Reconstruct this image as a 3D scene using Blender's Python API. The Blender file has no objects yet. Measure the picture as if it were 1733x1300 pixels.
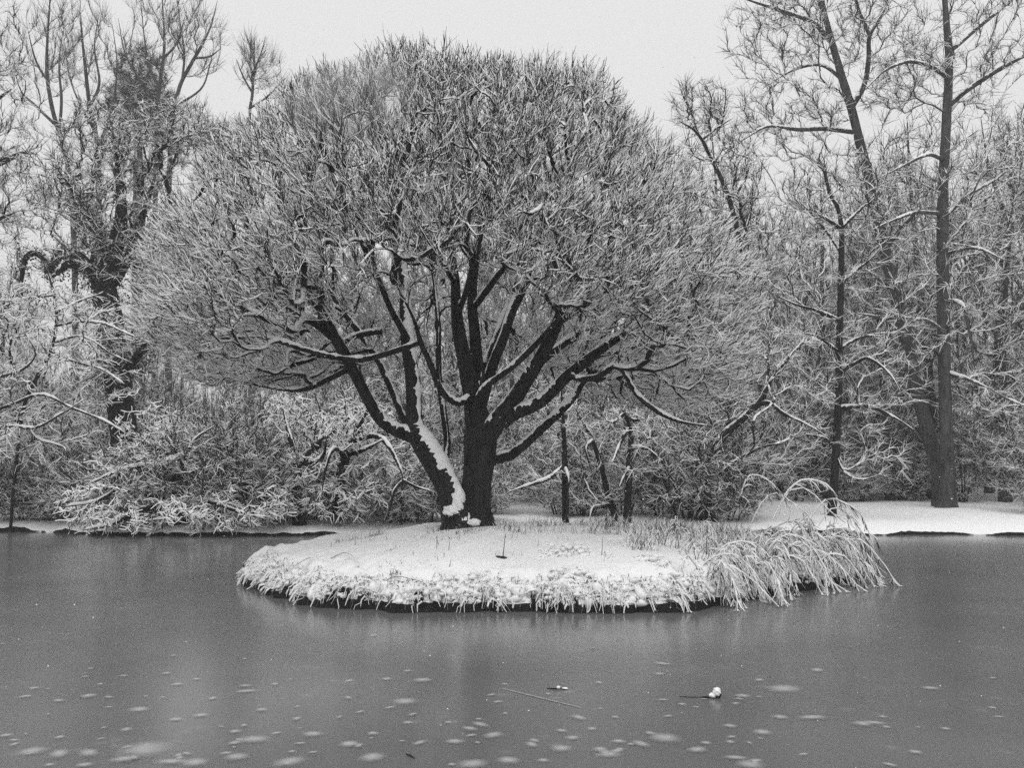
import bpy, math
import numpy as np

rng = np.random.default_rng(11)
scene = bpy.context.scene
COL = scene.collection

# ------------------------------------------------------------------ camera
FPX, CX, CY, HORIZON = 1500.0, 866.5, 650.0, 800.0     # photograph pixels (1733 x 1300)
CAM_H = 1.7
PITCH = math.atan((HORIZON - CY) / FPX)
cam_data = bpy.data.cameras.new('camera')
cam_data.sensor_width = 36.0
cam_data.lens = 36.0 * FPX / 1733.0
cam_data.clip_end = 2000.0
cam = bpy.data.objects.new('camera', cam_data)
COL.objects.link(cam)
cam.location = (0, 0, CAM_H)
cam.rotation_euler = (math.radians(90) + PITCH, 0, 0)
scene.camera = cam

# ------------------------------------------------------------------ sky and sun (overcast, black and white)
SUN_EL, SUN_ROT = math.radians(62), math.radians(190)
world = bpy.data.worlds.new('World')
scene.world = world
world.use_nodes = True
wn, wl = world.node_tree.nodes, world.node_tree.links
wn.clear()
sky = wn.new('ShaderNodeTexSky')
sky.sky_type = 'NISHITA'
sky.sun_disc = False
sky.sun_elevation = SUN_EL
sky.sun_rotation = SUN_ROT
sky.dust_density = 6.0
bw = wn.new('ShaderNodeRGBToBW')
mixc = wn.new('ShaderNodeMix')
mixc.data_type = 'RGBA'
mixc.inputs['Factor'].default_value = 0.9            # an even cloud deck hides most of the clear-sky gradient
mixc.inputs['B'].default_value = (9.1, 9.1, 9.1, 1)
bg = wn.new('ShaderNodeBackground')
bg.inputs['Strength'].default_value = 0.1
wo = wn.new('ShaderNodeOutputWorld')
wl.new(sky.outputs[0], bw.inputs[0])
wl.new(bw.outputs[0], mixc.inputs['A'])
wl.new(mixc.outputs['Result'], bg.inputs['Color'])
wl.new(bg.outputs[0], wo.inputs['Surface'])
sun_d = bpy.data.lights.new('sun', 'SUN')
sun_d.energy = 1.45
sun_d.angle = math.radians(80)
sun_d.color = (1.0, 1.0, 1.0)
sun = bpy.data.objects.new('sun', sun_d)
COL.objects.link(sun)
sun.rotation_euler = (math.radians(90) - SUN_EL, 0, math.pi - SUN_ROT)

scene.view_settings.view_transform = 'Standard'
scene.view_settings.look = 'None'
scene.view_settings.exposure = 0.0
scene.view_settings.gamma = 1.0
scene.render.engine = 'CYCLES'
scene.cycles.max_bounces = 4
scene.cycles.diffuse_bounces = 3
scene.cycles.use_adaptive_sampling = True
scene.cycles.adaptive_threshold = 0.03
scene.cycles.glossy_bounces = 2
scene.cycles.transparent_max_bounces = 6
scene.cycles.volume_bounces = 0
scene.cycles.use_denoising = False                # the grain that is left sits well with a black-and-white photograph

# ------------------------------------------------------------------ pixel helpers
_cp, _sp = math.cos(PITCH), math.sin(PITCH)


def ray(px, py):
    a, b = (px - CX) / FPX, (CY - py) / FPX
    return np.array([a, _cp - b * _sp, _sp + b * _cp])


def at(px, py, Y):
    d = ray(px, py)
    return np.array([0, 0, CAM_H]) + d * (Y / d[1])


def onz(px, py, z=0.0):
    d = ray(px, py)
    return np.array([0, 0, CAM_H]) + d * ((z - CAM_H) / d[2])


# ------------------------------------------------------------------ materials
def nodes_of(name):
    m = bpy.data.materials.new(name)
    m.use_nodes = True
    n = m.node_tree.nodes
    return m, n, m.node_tree.links, n['Principled BSDF']


def g(v):
    return (v, v, v, 1)


def ramp_mat(name, lo, hi, scale, rough=0.9, bump=0.0, stretch=(1, 1, 1), spec=0.2, detail=4, dist=0.02):
    m, n, l, p = nodes_of(name)
    tc = n.new('ShaderNodeTexCoord')
    mp = n.new('ShaderNodeMapping')
    mp.inputs['Scale'].default_value = stretch
    nz = n.new('ShaderNodeTexNoise')
    nz.inputs['Scale'].default_value = scale
    nz.inputs['Detail'].default_value = detail
    cr = n.new('ShaderNodeValToRGB')
    cr.color_ramp.elements[0].color = g(lo)
    cr.color_ramp.elements[1].color = g(hi)
    cr.color_ramp.elements[0].position = 0.3
    cr.color_ramp.elements[1].position = 0.7
    l.new(tc.outputs['Object'], mp.inputs[0])
    l.new(mp.outputs[0], nz.inputs['Vector'])
    l.new(nz.outputs['Fac'], cr.inputs[0])
    l.new(cr.outputs[0], p.inputs['Base Color'])
    p.inputs['Roughness'].default_value = rough
    p.inputs['Specular IOR Level'].default_value = spec
    if bump:
        b = n.new('ShaderNodeBump')
        b.inputs['Strength'].default_value = bump
        b.inputs['Distance'].default_value = dist
        l.new(nz.outputs['Fac'], b.inputs['Height'])
        l.new(b.outputs[0], p.inputs['Normal'])
    return m


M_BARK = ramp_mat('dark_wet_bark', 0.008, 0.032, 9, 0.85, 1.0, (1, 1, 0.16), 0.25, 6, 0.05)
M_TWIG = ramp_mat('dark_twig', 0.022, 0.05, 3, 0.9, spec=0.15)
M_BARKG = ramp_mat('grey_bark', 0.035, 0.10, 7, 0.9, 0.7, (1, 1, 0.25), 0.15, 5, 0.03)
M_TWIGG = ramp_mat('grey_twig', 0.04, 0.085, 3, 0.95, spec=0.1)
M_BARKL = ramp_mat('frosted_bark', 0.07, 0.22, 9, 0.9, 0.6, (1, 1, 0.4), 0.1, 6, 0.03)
M_SNOW = ramp_mat('snow', 0.80, 0.88, 14, 0.8, 0.25, spec=0.1, dist=0.01)
M_SNOWF = ramp_mat('fresh_twig_snow', 0.84, 0.90, 5, 0.85, spec=0.05)
M_GRASS = ramp_mat('dry_grass', 0.10, 0.26, 12, 0.9, spec=0.1)
M_STALK = ramp_mat('dead_stalk', 0.03, 0.09, 12, 0.9, spec=0.1)
M_IVY = ramp_mat('dark_ivy', 0.015, 0.05, 4, 0.6, spec=0.3)
M_NEEDLE = ramp_mat('dark_needles', 0.03, 0.07, 4, 0.7, spec=0.2)


def ground_material():
    """snow that lies where the ground is gentle, bare dark soil where it is steep"""
    m, n, l, p = nodes_of('snowy_ground')
    geo = n.new('ShaderNodeNewGeometry')
    sx = n.new('ShaderNodeSeparateXYZ')
    tc = n.new('ShaderNodeTexCoord')
    nz = n.new('ShaderNodeTexNoise')
    nz.inputs['Scale'].default_value = 9
    nz.inputs['Detail'].default_value = 5
    add = n.new('ShaderNodeMath'); add.operation = 'MULTIPLY_ADD'
    add.inputs[1].default_value = 0.35
    cr = n.new('ShaderNodeValToRGB')
    cr.color_ramp.elements[0].position = 0.36; cr.color_ramp.elements[0].color = g(0.02)
    cr.color_ramp.elements[1].position = 0.48; cr.color_ramp.elements[1].color = g(0.86)
    nz2 = n.new('ShaderNodeTexNoise'); nz2.inputs['Scale'].default_value = 30; nz2.inputs['Detail'].default_value = 6
    b = n.new('ShaderNodeBump'); b.inputs['Strength'].default_value = 0.35; b.inputs['Distance'].default_value = 0.03
    l.new(geo.outputs['True Normal'], sx.inputs[0])
    l.new(tc.outputs['Object'], nz.inputs['Vector'])
    l.new(tc.outputs['Object'], nz2.inputs['Vector'])
    l.new(nz.outputs['Fac'], add.inputs[0])
    l.new(sx.outputs['Z'], add.inputs[2])
    sub = n.new('ShaderNodeMath'); sub.operation = 'SUBTRACT'; sub.inputs[1].default_value = 0.17
    l.new(add.outputs[0], sub.inputs[0])
    l.new(sub.outputs[0], cr.inputs[0])
    l.new(cr.outputs[0], p.inputs['Base Color'])
    l.new(nz2.outputs['Fac'], b.inputs['Height'])
    l.new(b.outputs[0], p.inputs['Normal'])
    p.inputs['Roughness'].default_value = 0.85
    p.inputs['Specular IOR Level'].default_value = 0.1
    return m


M_GROUND = ground_material()


def ice_material():
    m, n, l, p = nodes_of('thin_grey_ice')
    tc = n.new('ShaderNodeTexCoord')
    nz = n.new('ShaderNodeTexNoise'); nz.inputs['Scale'].default_value = 0.55; nz.inputs['Detail'].default_value = 5
    cr = n.new('ShaderNodeValToRGB')
    cr.color_ramp.elements[0].position = 0.3; cr.color_ramp.elements[0].color = g(0.125)
    cr.color_ramp.elements[1].position = 0.7; cr.color_ramp.elements[1].color = g(0.16)
    # small soft flecks of slush frozen into the sheet
    vo = n.new('ShaderNodeTexVoronoi'); vo.inputs['Scale'].default_value = 5.5
    vr = n.new('ShaderNodeValToRGB')
    vr.color_ramp.elements[0].position = 0.04; vr.color_ramp.elements[0].color = g(1)
    vr.color_ramp.elements[1].position = 0.36; vr.color_ramp.elements[1].color = g(0)
    big = n.new('ShaderNodeTexNoise'); big.inputs['Scale'].default_value = 1.1; big.inputs['Detail'].default_value = 3
    br = n.new('ShaderNodeValToRGB')
    br.color_ramp.elements[0].position = 0.50; br.color_ramp.elements[0].color = g(0)
    br.color_ramp.elements[1].position = 0.70; br.color_ramp.elements[1].color = g(1)
    mul = n.new('ShaderNodeMath'); mul.operation = 'MULTIPLY'
    mul2 = n.new('ShaderNodeMath'); mul2.operation = 'MULTIPLY'; mul2.inputs[1].default_value = 0.30
    mx = n.new('ShaderNodeMix'); mx.data_type = 'RGBA'; mx.inputs['B'].default_value = g(0.42)
    fine = n.new('ShaderNodeTexNoise'); fine.inputs['Scale'].default_value = 60; fine.inputs['Detail'].default_value = 3
    bp = n.new('ShaderNodeBump'); bp.inputs['Strength'].default_value = 0.05; bp.inputs['Distance'].default_value = 0.01
    for a in (nz, vo, big, fine):
        l.new(tc.outputs['Object'], a.inputs['Vector'])
    l.new(nz.outputs['Fac'], cr.inputs[0])
    l.new(vo.outputs['Distance'], vr.inputs[0])
    l.new(big.outputs['Fac'], br.inputs[0])
    l.new(vr.outputs[0], mul.inputs[0]); l.new(br.outputs[0], mul.inputs[1])
    l.new(mul.outputs[0], mul2.inputs[0])
    l.new(mul2.outputs[0], mx.inputs['Factor'])
    l.new(cr.outputs[0], mx.inputs['A'])
    l.new(mx.outputs['Result'], p.inputs['Base Color'])
    l.new(fine.outputs['Fac'], bp.inputs['Height'])
    l.new(bp.outputs[0], p.inputs['Normal'])
    p.inputs['Roughness'].default_value = 0.17
    p.inputs['IOR'].default_value = 1.33
    p.inputs['Specular IOR Level'].default_value = 0.42
    return m


M_ICE = ice_material()


def patch_material():
    """slushy snow spot that thins out to nothing at its rim"""
    m, n, l, p = nodes_of('slush_patch')
    tc = n.new('ShaderNodeTexCoord')
    ln = n.new('ShaderNodeVectorMath'); ln.operation = 'LENGTH'
    nz = n.new('ShaderNodeTexNoise'); nz.inputs['Scale'].default_value = 2.6; nz.inputs['Detail'].default_value = 4
    ad = n.new('ShaderNodeMath'); ad.operation = 'MULTIPLY_ADD'; ad.inputs[1].default_value = 0.32
    cr = n.new('ShaderNodeValToRGB')
    cr.color_ramp.interpolation = 'EASE'
    cr.color_ramp.elements[0].position = 0.2; cr.color_ramp.elements[0].color = g(0.55)
    cr.color_ramp.elements[1].position = 1.0; cr.color_ramp.elements[1].color = g(0)
    l.new(tc.outputs['Object'], ln.inputs[0])
    l.new(tc.outputs['Object'], nz.inputs['Vector'])
    l.new(nz.outputs['Fac'], ad.inputs[0])
    l.new(ln.outputs['Value'], ad.inputs[2])
    l.new(ad.outputs[0], cr.inputs[0])
    l.new(cr.outputs[0], p.inputs['Alpha'])
    p.inputs['Base Color'].default_value = g(0.58)
    p.inputs['Roughness'].default_value = 0.8
    p.inputs['Specular IOR Level'].default_value = 0.1
    return m


M_PATCH = patch_material()


# ------------------------------------------------------------------ mesh helpers
def unit(v):
    return v / np.maximum(np.linalg.norm(v, axis=-1, keepdims=True), 1e-9)


def mesh(name, V, Q, mats, midx=None, smooth=False):
    """V (n,3), Q (m,4) or (m,3) -> mesh datablock"""
    me = bpy.data.meshes.new(name)
    V = np.asarray(V, np.float32); Q = np.asarray(Q, np.int32)
    k = Q.shape[1]
    me.vertices.add(len(V)); me.vertices.foreach_set('co', V.ravel())
    me.loops.add(Q.size); me.loops.foreach_set('vertex_index', Q.ravel())
    me.polygons.add(len(Q)); me.polygons.foreach_set('loop_start', np.arange(0, Q.size, k, dtype=np.int32))
    for mt in mats:
        me.materials.append(mt)
    if midx is not None:
        me.polygons.foreach_set('material_index', np.asarray(midx, np.int32))
    me.polygons.foreach_set('use_smooth', np.full(len(Q), smooth, dtype=bool))
    me.update(calc_edges=True)
    return me


def obj(name, me, parent=None, loc=None):
    o = bpy.data.objects.new(name, me)
    COL.objects.link(o)
    if parent is not None:
        o.parent = parent
        o.matrix_parent_inverse = parent.matrix_basis.inverted()   # meshes are written in world space
    if loc is not None:
        o.location = loc
    return o


def tag(o, label, cat, group=None):
    o['label'] = label
    o['category'] = cat
    if group:
        o['group'] = group
    return o


def empty(name, loc, label, cat, group=None):
    o = bpy.data.objects.new(name, None)
    o.location = tuple(float(c) for c in loc)
    o.empty_display_size = 0.3
    COL.objects.link(o)
    return tag(o, label, cat, group)


def struct(o):
    o['kind'] = 'structure'
    return o


def stuff(o):
    o['kind'] = 'stuff'
    return o


class Geo:
    def __init__(self):
        self.V, self.Q, self.M, self.n = [], [], [], 0

    def add(self, V, Q, M):
        self.V.append(V); self.Q.append(Q + self.n); self.M.append(M); self.n += len(V)

    def build(self, name, mats, smooth=False):
        return mesh(name, np.concatenate(self.V), np.concatenate(self.Q), mats, np.concatenate(self.M), smooth)


def tubes3(P, R, snow, cover, lim=-0.12):
    """cheap three-sided twigs, each rolled at random; the sides that face up carry snow"""
    Mn, K, _ = P.shape
    T = unit(np.gradient(P, axis=1))
    side = np.cross(T, np.array([0, 0, 1.0]))
    side[np.linalg.norm(side, axis=-1) < 0.05] = np.array([1.0, 0, 0])
    side = unit(side)
    up = np.cross(side, T)
    a = rng.uniform(0, 2 * np.pi, (Mn, 1, 1)) + np.arange(3)[None, None, :] * 2 * np.pi / 3
    ca, sa = np.cos(a), np.sin(a)
    RR_ = R[..., None] + snow[..., None] * (0.35 + 0.65 * np.clip(sa, 0, 1))
    V = (P[:, :, None] + side[:, :, None] * (RR_ * ca)[..., None] + up[:, :, None] * (RR_ * sa)[..., None]).reshape(-1, 3)
    i = np.arange(Mn)[:, None, None] * (K * 3); j = np.arange(K - 1)[None, :, None] * 3
    s = np.arange(3)[None, None, :]; s2 = (s + 1) % 3
    Q = np.stack([i + j + s, i + j + s2, i + j + 3 + s2, i + j + 3 + s], -1).reshape(-1, 4)
    am = a[:, :, :] + np.pi / 3
    flat = np.sqrt(np.clip(1 - T[..., 2] ** 2, 0, 1)); fl = 0.5 * (flat[:, 1:] + flat[:, :-1])
    thr = cover + rng.uniform(-0.15, 0.2, (Mn, K - 1))
    Mi = ((fl > thr)[:, :, None] & (np.sin(am) > lim)).astype(int).reshape(-1)
    return V, Q, Mi


def tubes(P, R, sides=4, snow=0.0, cover=0.45, bare=0, white=1, jitter=0.0, zmin=None):
    """P (M,K,3) polylines, R (M,K) radii -> verts, quads, material index.
    Snow lies on the upper side where a twig is not too steep, and thickens it there."""
    Mn, K, _ = P.shape
    T = np.empty_like(P)
    T[:, 1:-1] = P[:, 2:] - P[:, :-2]
    T[:, 0] = P[:, 1] - P[:, 0]
    T[:, -1] = P[:, -1] - P[:, -2]
    T = unit(T)
    side = np.cross(T, np.array([0, 0, 1.0]))
    bad = np.linalg.norm(side, axis=-1) < 0.05
    side[bad] = np.array([1.0, 0, 0])
    side = unit(side)
    up = np.cross(side, T)
    flat = np.sqrt(np.clip(1 - T[..., 2] ** 2, 0, 1))
    S = (snow if np.ndim(snow) else np.full((Mn, K), float(snow))) * np.clip((flat - 0.1) / 0.5, 0, 1)
    a = np.pi / 2 + np.arange(sides) * 2 * np.pi / sides
    if sides == 4:
        a = np.pi / 2 + np.array([0, 1.72, 3.14159, -1.72])
    ca, sa = np.cos(a), np.sin(a)
    rr = R[..., None] + 0 * ca
    upper = np.clip(sa, 0, 1)
    V = (P[:, :, None, :] + side[:, :, None, :] * ((rr + 0.5 * S[..., None] * (sa > -0.3)) * ca)[..., None]
         + up[:, :, None, :] * (rr * sa + 1.25 * S[..., None] * upper)[..., None])
    V = V.reshape(-1, 3)
    i = np.arange(Mn)[:, None, None] * (K * sides)
    j = np.arange(K - 1)[None, :, None] * sides
    s = np.arange(sides)[None, None, :]
    s2 = (s + 1) % sides
    Q = np.stack([i + j + s, i + j + s2, i + j + sides + s2, i + j + sides + s], -1).reshape(-1, 4)
    am = a + np.pi / sides if sides != 4 else np.array([2.4, 3.9, -0.8, 0.75])
    top = np.sin(am) > (0.1 if sides == 4 else -0.15)
    thr = cover + rng.uniform(-0.15, 0.2, (Mn, K - 1))
    fl = 0.5 * (flat[:, 1:] + flat[:, :-1])
    Mi = np.where((fl > thr)[:, :, None] & top[None, None, :], white, bare).reshape(-1)
    return V, Q, Mi


def smooth_line(pts, n):
    """Catmull-Rom through pts (k, d) -> n samples"""
    pts = np.asarray(pts, float)
    if len(pts) == 2:
        t = np.linspace(0, 1, n)[:, None]
        return pts[0] * (1 - t) + pts[1] * t
    q = np.vstack([2 * pts[0] - pts[1], pts, 2 * pts[-1] - pts[-2]])
    seg = np.linalg.norm(np.diff(pts[:, :3], axis=0), axis=1)
    cum = np.concatenate([[0], np.cumsum(seg)])
    s = np.linspace(0, cum[-1], n)
    k = np.clip(np.searchsorted(cum, s, side='right') - 1, 0, len(seg) - 1)
    t = ((s - cum[k]) / np.maximum(seg[k], 1e-9))[:, None]
    a, b, c, d = q[k], q[k + 1], q[k + 2], q[k + 3]
    return 0.5 * (2 * b + (c - a) * t + (2 * a - 5 * b + 4 * c - d) * t * t + (3 * b - a - 3 * c + d) * t ** 3)


def wob(x, seed):
    r = np.random.default_rng(seed)
    out = 0
    for f in (0.7, 1.6, 3.1, 6.3):
        out = out + np.sin(x * f * 2 + r.uniform(0, 6.28)) * (0.6 / f ** 0.6)
    return out


def limb_px(pts, Y):
    """[(px, py, half_px, dY)...] -> (k,4) world xyz + radius"""
    out = []
    for p in pts:
        px, py = p[0], p[1]
        hw = p[2] if len(p) > 2 else 3
        dy = p[3] if len(p) > 3 else 0.0
        w = at(px, py, Y + dy)
        out.append([*w, hw * (Y + dy) / FPX])
    return np.array(out)


def line4(pts, step=0.12):
    pts = np.array(pts)
    pts[-1, 3] *= 0.3
    if len(pts) > 3:
        pts[-2, 3] *= 0.75
    L = np.linalg.norm(np.diff(pts[:, :3], axis=0), axis=1).sum()
    return smooth_line(pts, max(4, int(L / step)))


def limb_mesh(name, line, sides, mat, seed, rough=0.05, cap=True):
    """one thick limb: a knobbly closed tube"""
    K = len(line)
    c = line[:, None, :3]
    T = unit(np.gradient(line[:, :3], axis=0))
    s0 = np.cross(T[0], np.array([0.0, 1.0, 0.0]) if abs(T[0][1]) < 0.9 else np.array([1.0, 0, 0]))
    S = [unit(s0)]
    for i in range(1, K):                                   # frame carried along the limb without twisting
        v = S[-1] - T[i] * np.dot(S[-1], T[i])
        S.append(unit(v))
    S = np.array(S); U = np.cross(S, T)
    ang = np.arange(sides) / sides * 2 * np.pi
    V = c + (S[:, None] * np.cos(ang)[None, :, None] + U[:, None] * np.sin(ang)[None, :, None]) * line[:, None, 3:4]
    j = np.arange(K - 1)[:, None] * sides; a0 = np.arange(sides)[None]; a1 = (a0 + 1) % sides
    Q = np.stack([j + a0, j + a1, j + sides + a1, j + sides + a0], -1).reshape(-1, 4)
    L = np.concatenate([[0], np.cumsum(np.linalg.norm(np.diff(line[:, :3], axis=0), axis=1))])
    ph = np.arange(sides) / sides * 2 * np.pi
    ridge = sum(np.sin(ph[None, :] * k + 3 * wob(L * 0.6, seed + k)[:, None]) for k in (3, 5, 8)) / 3
    V = c + (V - c) * (1 + rough * (ridge + wob(L * 2.0, seed)[:, None] * 0.5))[..., None]
    V = V.reshape(-1, 3)
    if cap:
        V = np.vstack([V, line[0, :3], line[-1, :3] + unit(line[-1, :3] - line[-2, :3]) * line[-1, 3] * 0.6])
        a = np.arange(sides); b = (a + 1) % sides
        n0, n1 = len(V) - 2, len(V) - 1
        tris0 = np.stack([b, a, np.full(sides, n0)], -1)
        tris1 = np.stack([(K - 1) * sides + a, (K - 1) * sides + b, np.full(sides, n1)], -1)
        me = bpy.data.meshes.new(name)
        me.from_pydata(V.tolist(), [], Q.tolist() + tris0.tolist() + tris1.tolist())
        me.materials.append(mat)
        me.polygons.foreach_set('use_smooth', np.ones(len(me.polygons), dtype=bool))
        return me
    return mesh(name, V, Q, [mat], None, True)


def snow_ridge(name, line, thick, seed, bias=(0, 0, 0), width=62, start=0.0, step=0.034):
    """lumpy strip of snow lying along the upper side of a limb"""
    r = np.random.default_rng(seed)
    L0 = np.linalg.norm(np.diff(line[:, :3], axis=0), axis=1).sum()
    ln = smooth_line(line, max(6, int(L0 / step)))
    P, R = ln[:, :3], ln[:, 3]
    T = np.gradient(P, axis=0); T = unit(T)
    b = np.array([0, 0, 1.0]) + np.array(bias)
    up = b - (T @ b)[:, None] * T
    h = np.clip(np.linalg.norm(up, axis=1), 0, 1)
    up = unit(up)
    sd = np.cross(T, up)
    n = len(P)
    x = np.arange(n) * step
    cov = np.clip((h - 0.28) / 0.35, 0, 1)
    lump = np.convolve(r.uniform(0, 1, n + 4), np.ones(3) / 3, 'same')[2:-2]
    cov = cov * np.clip(0.75 + 0.5 * wob(x * 1.7, seed) + 0.5 * (lump - 0.5), 0.0, 1.25)
    fr = np.arange(n) / (n - 1)
    cov = cov * np.clip((fr - start) * 30, 0, 1) * np.clip((1 - fr) * 20, 0, 1)
    AL = np.radians(width) * cov * (1 + 0.55 * r.uniform(-1, 1, n) * r.uniform(0.3, 1, n))
    AR = np.radians(width) * cov * (1 + 0.55 * r.uniform(-1, 1, n) * r.uniform(0.3, 1, n))
    ks = np.linspace(-1, 1, 7)
    ang = np.where(ks < 0, AL[:, None] * ks, AR[:, None] * ks)
    prof = np.array([0, 0.55, 0.9, 1, 0.9, 0.55, 0])
    th = thick * h * np.clip(0.35 + 0.9 * lump, 0.2, 1.3) * np.clip(cov, 0, 1)
    rad = R[:, None] * 0.97 + th[:, None] * prof + (cov[:, None] < 0.03) * (-0.12 * R[:, None])
    V = P[:, None] + up[:, None] * (np.cos(ang) * rad)[..., None] + sd[:, None] * (np.sin(ang) * rad)[..., None]
    V = V.reshape(-1, 3)
    a = np.arange(n - 1)[:, None] * 7 + np.arange(6)[None, :]
    Q = np.stack([a, a + 1, a + 8, a + 7], -1).reshape(-1, 4)
    return mesh(name, V, Q, [M_SNOW], None, True)


# ------------------------------------------------------------------ growing branches
def grow(seedP, seedD, seedL, targets, bf=0.25, turn=0.5, K=4, sag=0.06, wiggle=0.04, seed=0):
    """attach every target to the cheapest point of the tree grown so far (short, not too far from the root,
    not against the growing direction). Returns chains (N,K+1,3), parent index per chain, end points."""
    r = np.random.default_rng(seed)
    N = len(targets)
    tg = np.asarray(targets, float)
    best = np.full(N, 1e9); bi = np.zeros(N, int)
    P = [p for p in seedP]; D = [d for d in seedD]; Ln = list(seedL); own = [-1] * len(P)

    def relax(i0, i1):
        p = np.array(P[i0:i1]); d = np.array(D[i0:i1]); ll = np.array(Ln[i0:i1])
        v = tg[None] - p[:, None]
        ds = np.linalg.norm(v, axis=2) + 1e-6
        cs = np.einsum('ijk,ik->ij', v, d) / ds
        c = ds * (1 + turn * (1 - cs)) + bf * ll[:, None]
        k = np.argmin(c, axis=0); m = c[k, np.arange(N)]
        better = m < best
        best[better] = m[better]; bi[better] = k[better] + i0
    for s in range(0, len(P), 64):
        relax(s, min(len(P), s + 64))
    done = np.zeros(N, bool)
    chains = np.zeros((N, K + 1, 3)); par = np.zeros((N,), int); order = []
    t = np.linspace(0, 1, K + 1)[:, None]
    for _ in range(N):
        j = int(np.argmin(np.where(done, 1e12, best)))
        done[j] = True
        i = bi[j]
        p, q, d = P[i], tg[j], D[i]
        L = np.linalg.norm(q - p) + 1e-6
        c = p + unit(0.65 * d + 0.35 * (q - p) / L) * 0.5 * L + np.array([0, 0, -sag * L])
        B = (1 - t) ** 2 * p + 2 * t * (1 - t) * c + t * t * q
        B[1:-1] += r.normal(0, wiggle * L, (K - 1, 3))
        n0 = len(P)
        chains[j] = B; par[j] = i
        tn = unit(np.gradient(B, axis=0))
        for k in range(1, K + 1):
            P.append(B[k]); D.append(tn[k]); Ln.append(Ln[i] + L * k / K); own.append((j, k))
        order.append(j)
        relax(n0, n0 + K)
    # leaves carried by every node
    cnt = np.zeros((N, K + 1))
    for j in reversed(order):
        cnt[j] += 1
        o = own[par[j]]
        if o != -1:
            jj, k = o
            cnt[jj, :k + 1] += cnt[j, 0]
    return chains, cnt, np.array(order)


def seeds_from(lines, start=0.3, step=0.2, base=None):
    sp, sd, sl = [], [], []
    for ln in lines:
        P = ln[:, :3]
        seg = np.linalg.norm(np.diff(P, axis=0), axis=1)
        cum = np.concatenate([[0], np.cumsum(seg)])
        n = max(3, int(cum[-1] / step))
        s = np.linspace(cum[-1] * start, cum[-1], n)
        Q = np.stack([np.interp(s, cum, P[:, k]) for k in range(3)], 1)
        tn = unit(np.gradient(P, axis=0))
        Tn = unit(np.stack([np.interp(s, cum, tn[:, k]) for k in range(3)], 1))
        off = 0 if base is None else np.linalg.norm(P[0] - base)
        sp += list(Q); sd += list(Tn); sl += list(off + s)
    return sp, sd, sl


def branch_geo(G, chains, cnt, rtip, power, snow, cover, sides=5, rmax=1.0):
    R = np.minimum(rtip * cnt ** power, rmax)
    R[:, -1] *= 0.6
    V, Q, M = tubes(chains, R, sides, np.minimum(snow, 0.6 * R + 0.35 * snow), cover)
    G.add(V, Q, M)


def twig_geo(G, base, d, L, r, snow, cover, curl=0.25, K=3, tri=False, lim=-0.12, kink=0.10, taper=0.75):
    n = len(base)
    t = np.linspace(0, 1, K)
    side = unit(rng.normal(size=(n, 3)))
    P = (base[:, None] + d[:, None] * (L[:, None] * t)[..., None]
         + np.array([0, 0, 1.0]) * (curl * L[:, None] * t ** 2)[..., None]
         + side[:, None] * (kink * L[:, None] * np.sin(t * 3.0))[..., None])
    R = np.asarray(r)[:, None] * (1 - taper * t ** 1.5)[None]
    if tri:
        V, Q, M = tubes3(P, R, np.asarray(snow)[:, None] * (1 - 0.45 * t)[None] * np.ones((n, 1)), cover, lim)
        G.add(V, Q, M)
        return
    V, Q, M = tubes(P, R, 4, (np.asarray(snow)[:, None] if np.ndim(snow) else snow) * (1 - 0.45 * t)[None] * np.ones((n, 1)), cover)
    G.add(V, Q, M)


def ellipsoid_points(n, c, rad, seed, hollow=0.0):
    r = np.random.default_rng(seed)
    d = unit(r.normal(size=(n, 3)))
    u = (hollow ** 3 + (1 - hollow ** 3) * r.uniform(size=(n, 1))) ** (1 / 3)
    return np.asarray(c) + d * u * np.asarray(rad)


def end_twigs(G, chains, per, length, r, snow, cover, out=None, up=0.3, spread=0.6, curl=0.2, tmin=0.35, seed=0, clip=None, dirmix=0.8, tri=True, K=2, lim=-0.12, kink=0.10, taper=0.75):
    """twigs along the outer part of every chain"""
    q = np.random.default_rng(seed)
    N, K1, _ = chains.shape
    t = q.uniform(tmin, 1.0, (N, per)) * (K1 - 1)
    k = np.minimum(t.astype(int), K1 - 2); f = (t - k)[..., None]
    idx = np.arange(N)[:, None]
    base = chains[idx, k] * (1 - f) + chains[idx, k + 1] * f
    tn = unit(chains[idx, k + 1] - chains[idx, k])
    d = dirmix * tn + q.normal(0, spread, (N, per, 3)) + np.array([0, 0, up])
    if out is not None:
        d = d + out(base)
    d = unit(d).reshape(-1, 3); base = base.reshape(-1, 3)
    n = len(base)
    L = length * q.uniform(0.5, 1.4, n)
    if clip is not None:
        keep = clip(base)
        base, d, L = base[keep], d[keep], L[keep]
        n = len(base)
    twig_geo(G, base, d, L, r * q.uniform(0.7, 1.3, n), snow * q.uniform(0.5, 1.4, n), cover, curl, K, tri, lim, kink, taper)
    t = np.linspace(0, 1, 3)
    return base[:, None] + d[:, None] * (L[:, None] * t)[..., None] + np.array([0, 0, 1.0]) * (curl * L[:, None] * t ** 2)[..., None]


# ------------------------------------------------------------------ the setting: ground, ice, island
def noise2(x, y, seed, f=1.0):
    r = np.random.default_rng(seed)
    o = 0
    for k in range(7):
        a = r.uniform(0, 6.28); w = f * (0.5 + 0.45 * k)
        o = o + np.sin((x * math.cos(a) + y * math.sin(a)) * w + r.uniform(0, 6.28)) / (1 + 0.6 * k)
    return o / 2.2


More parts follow.
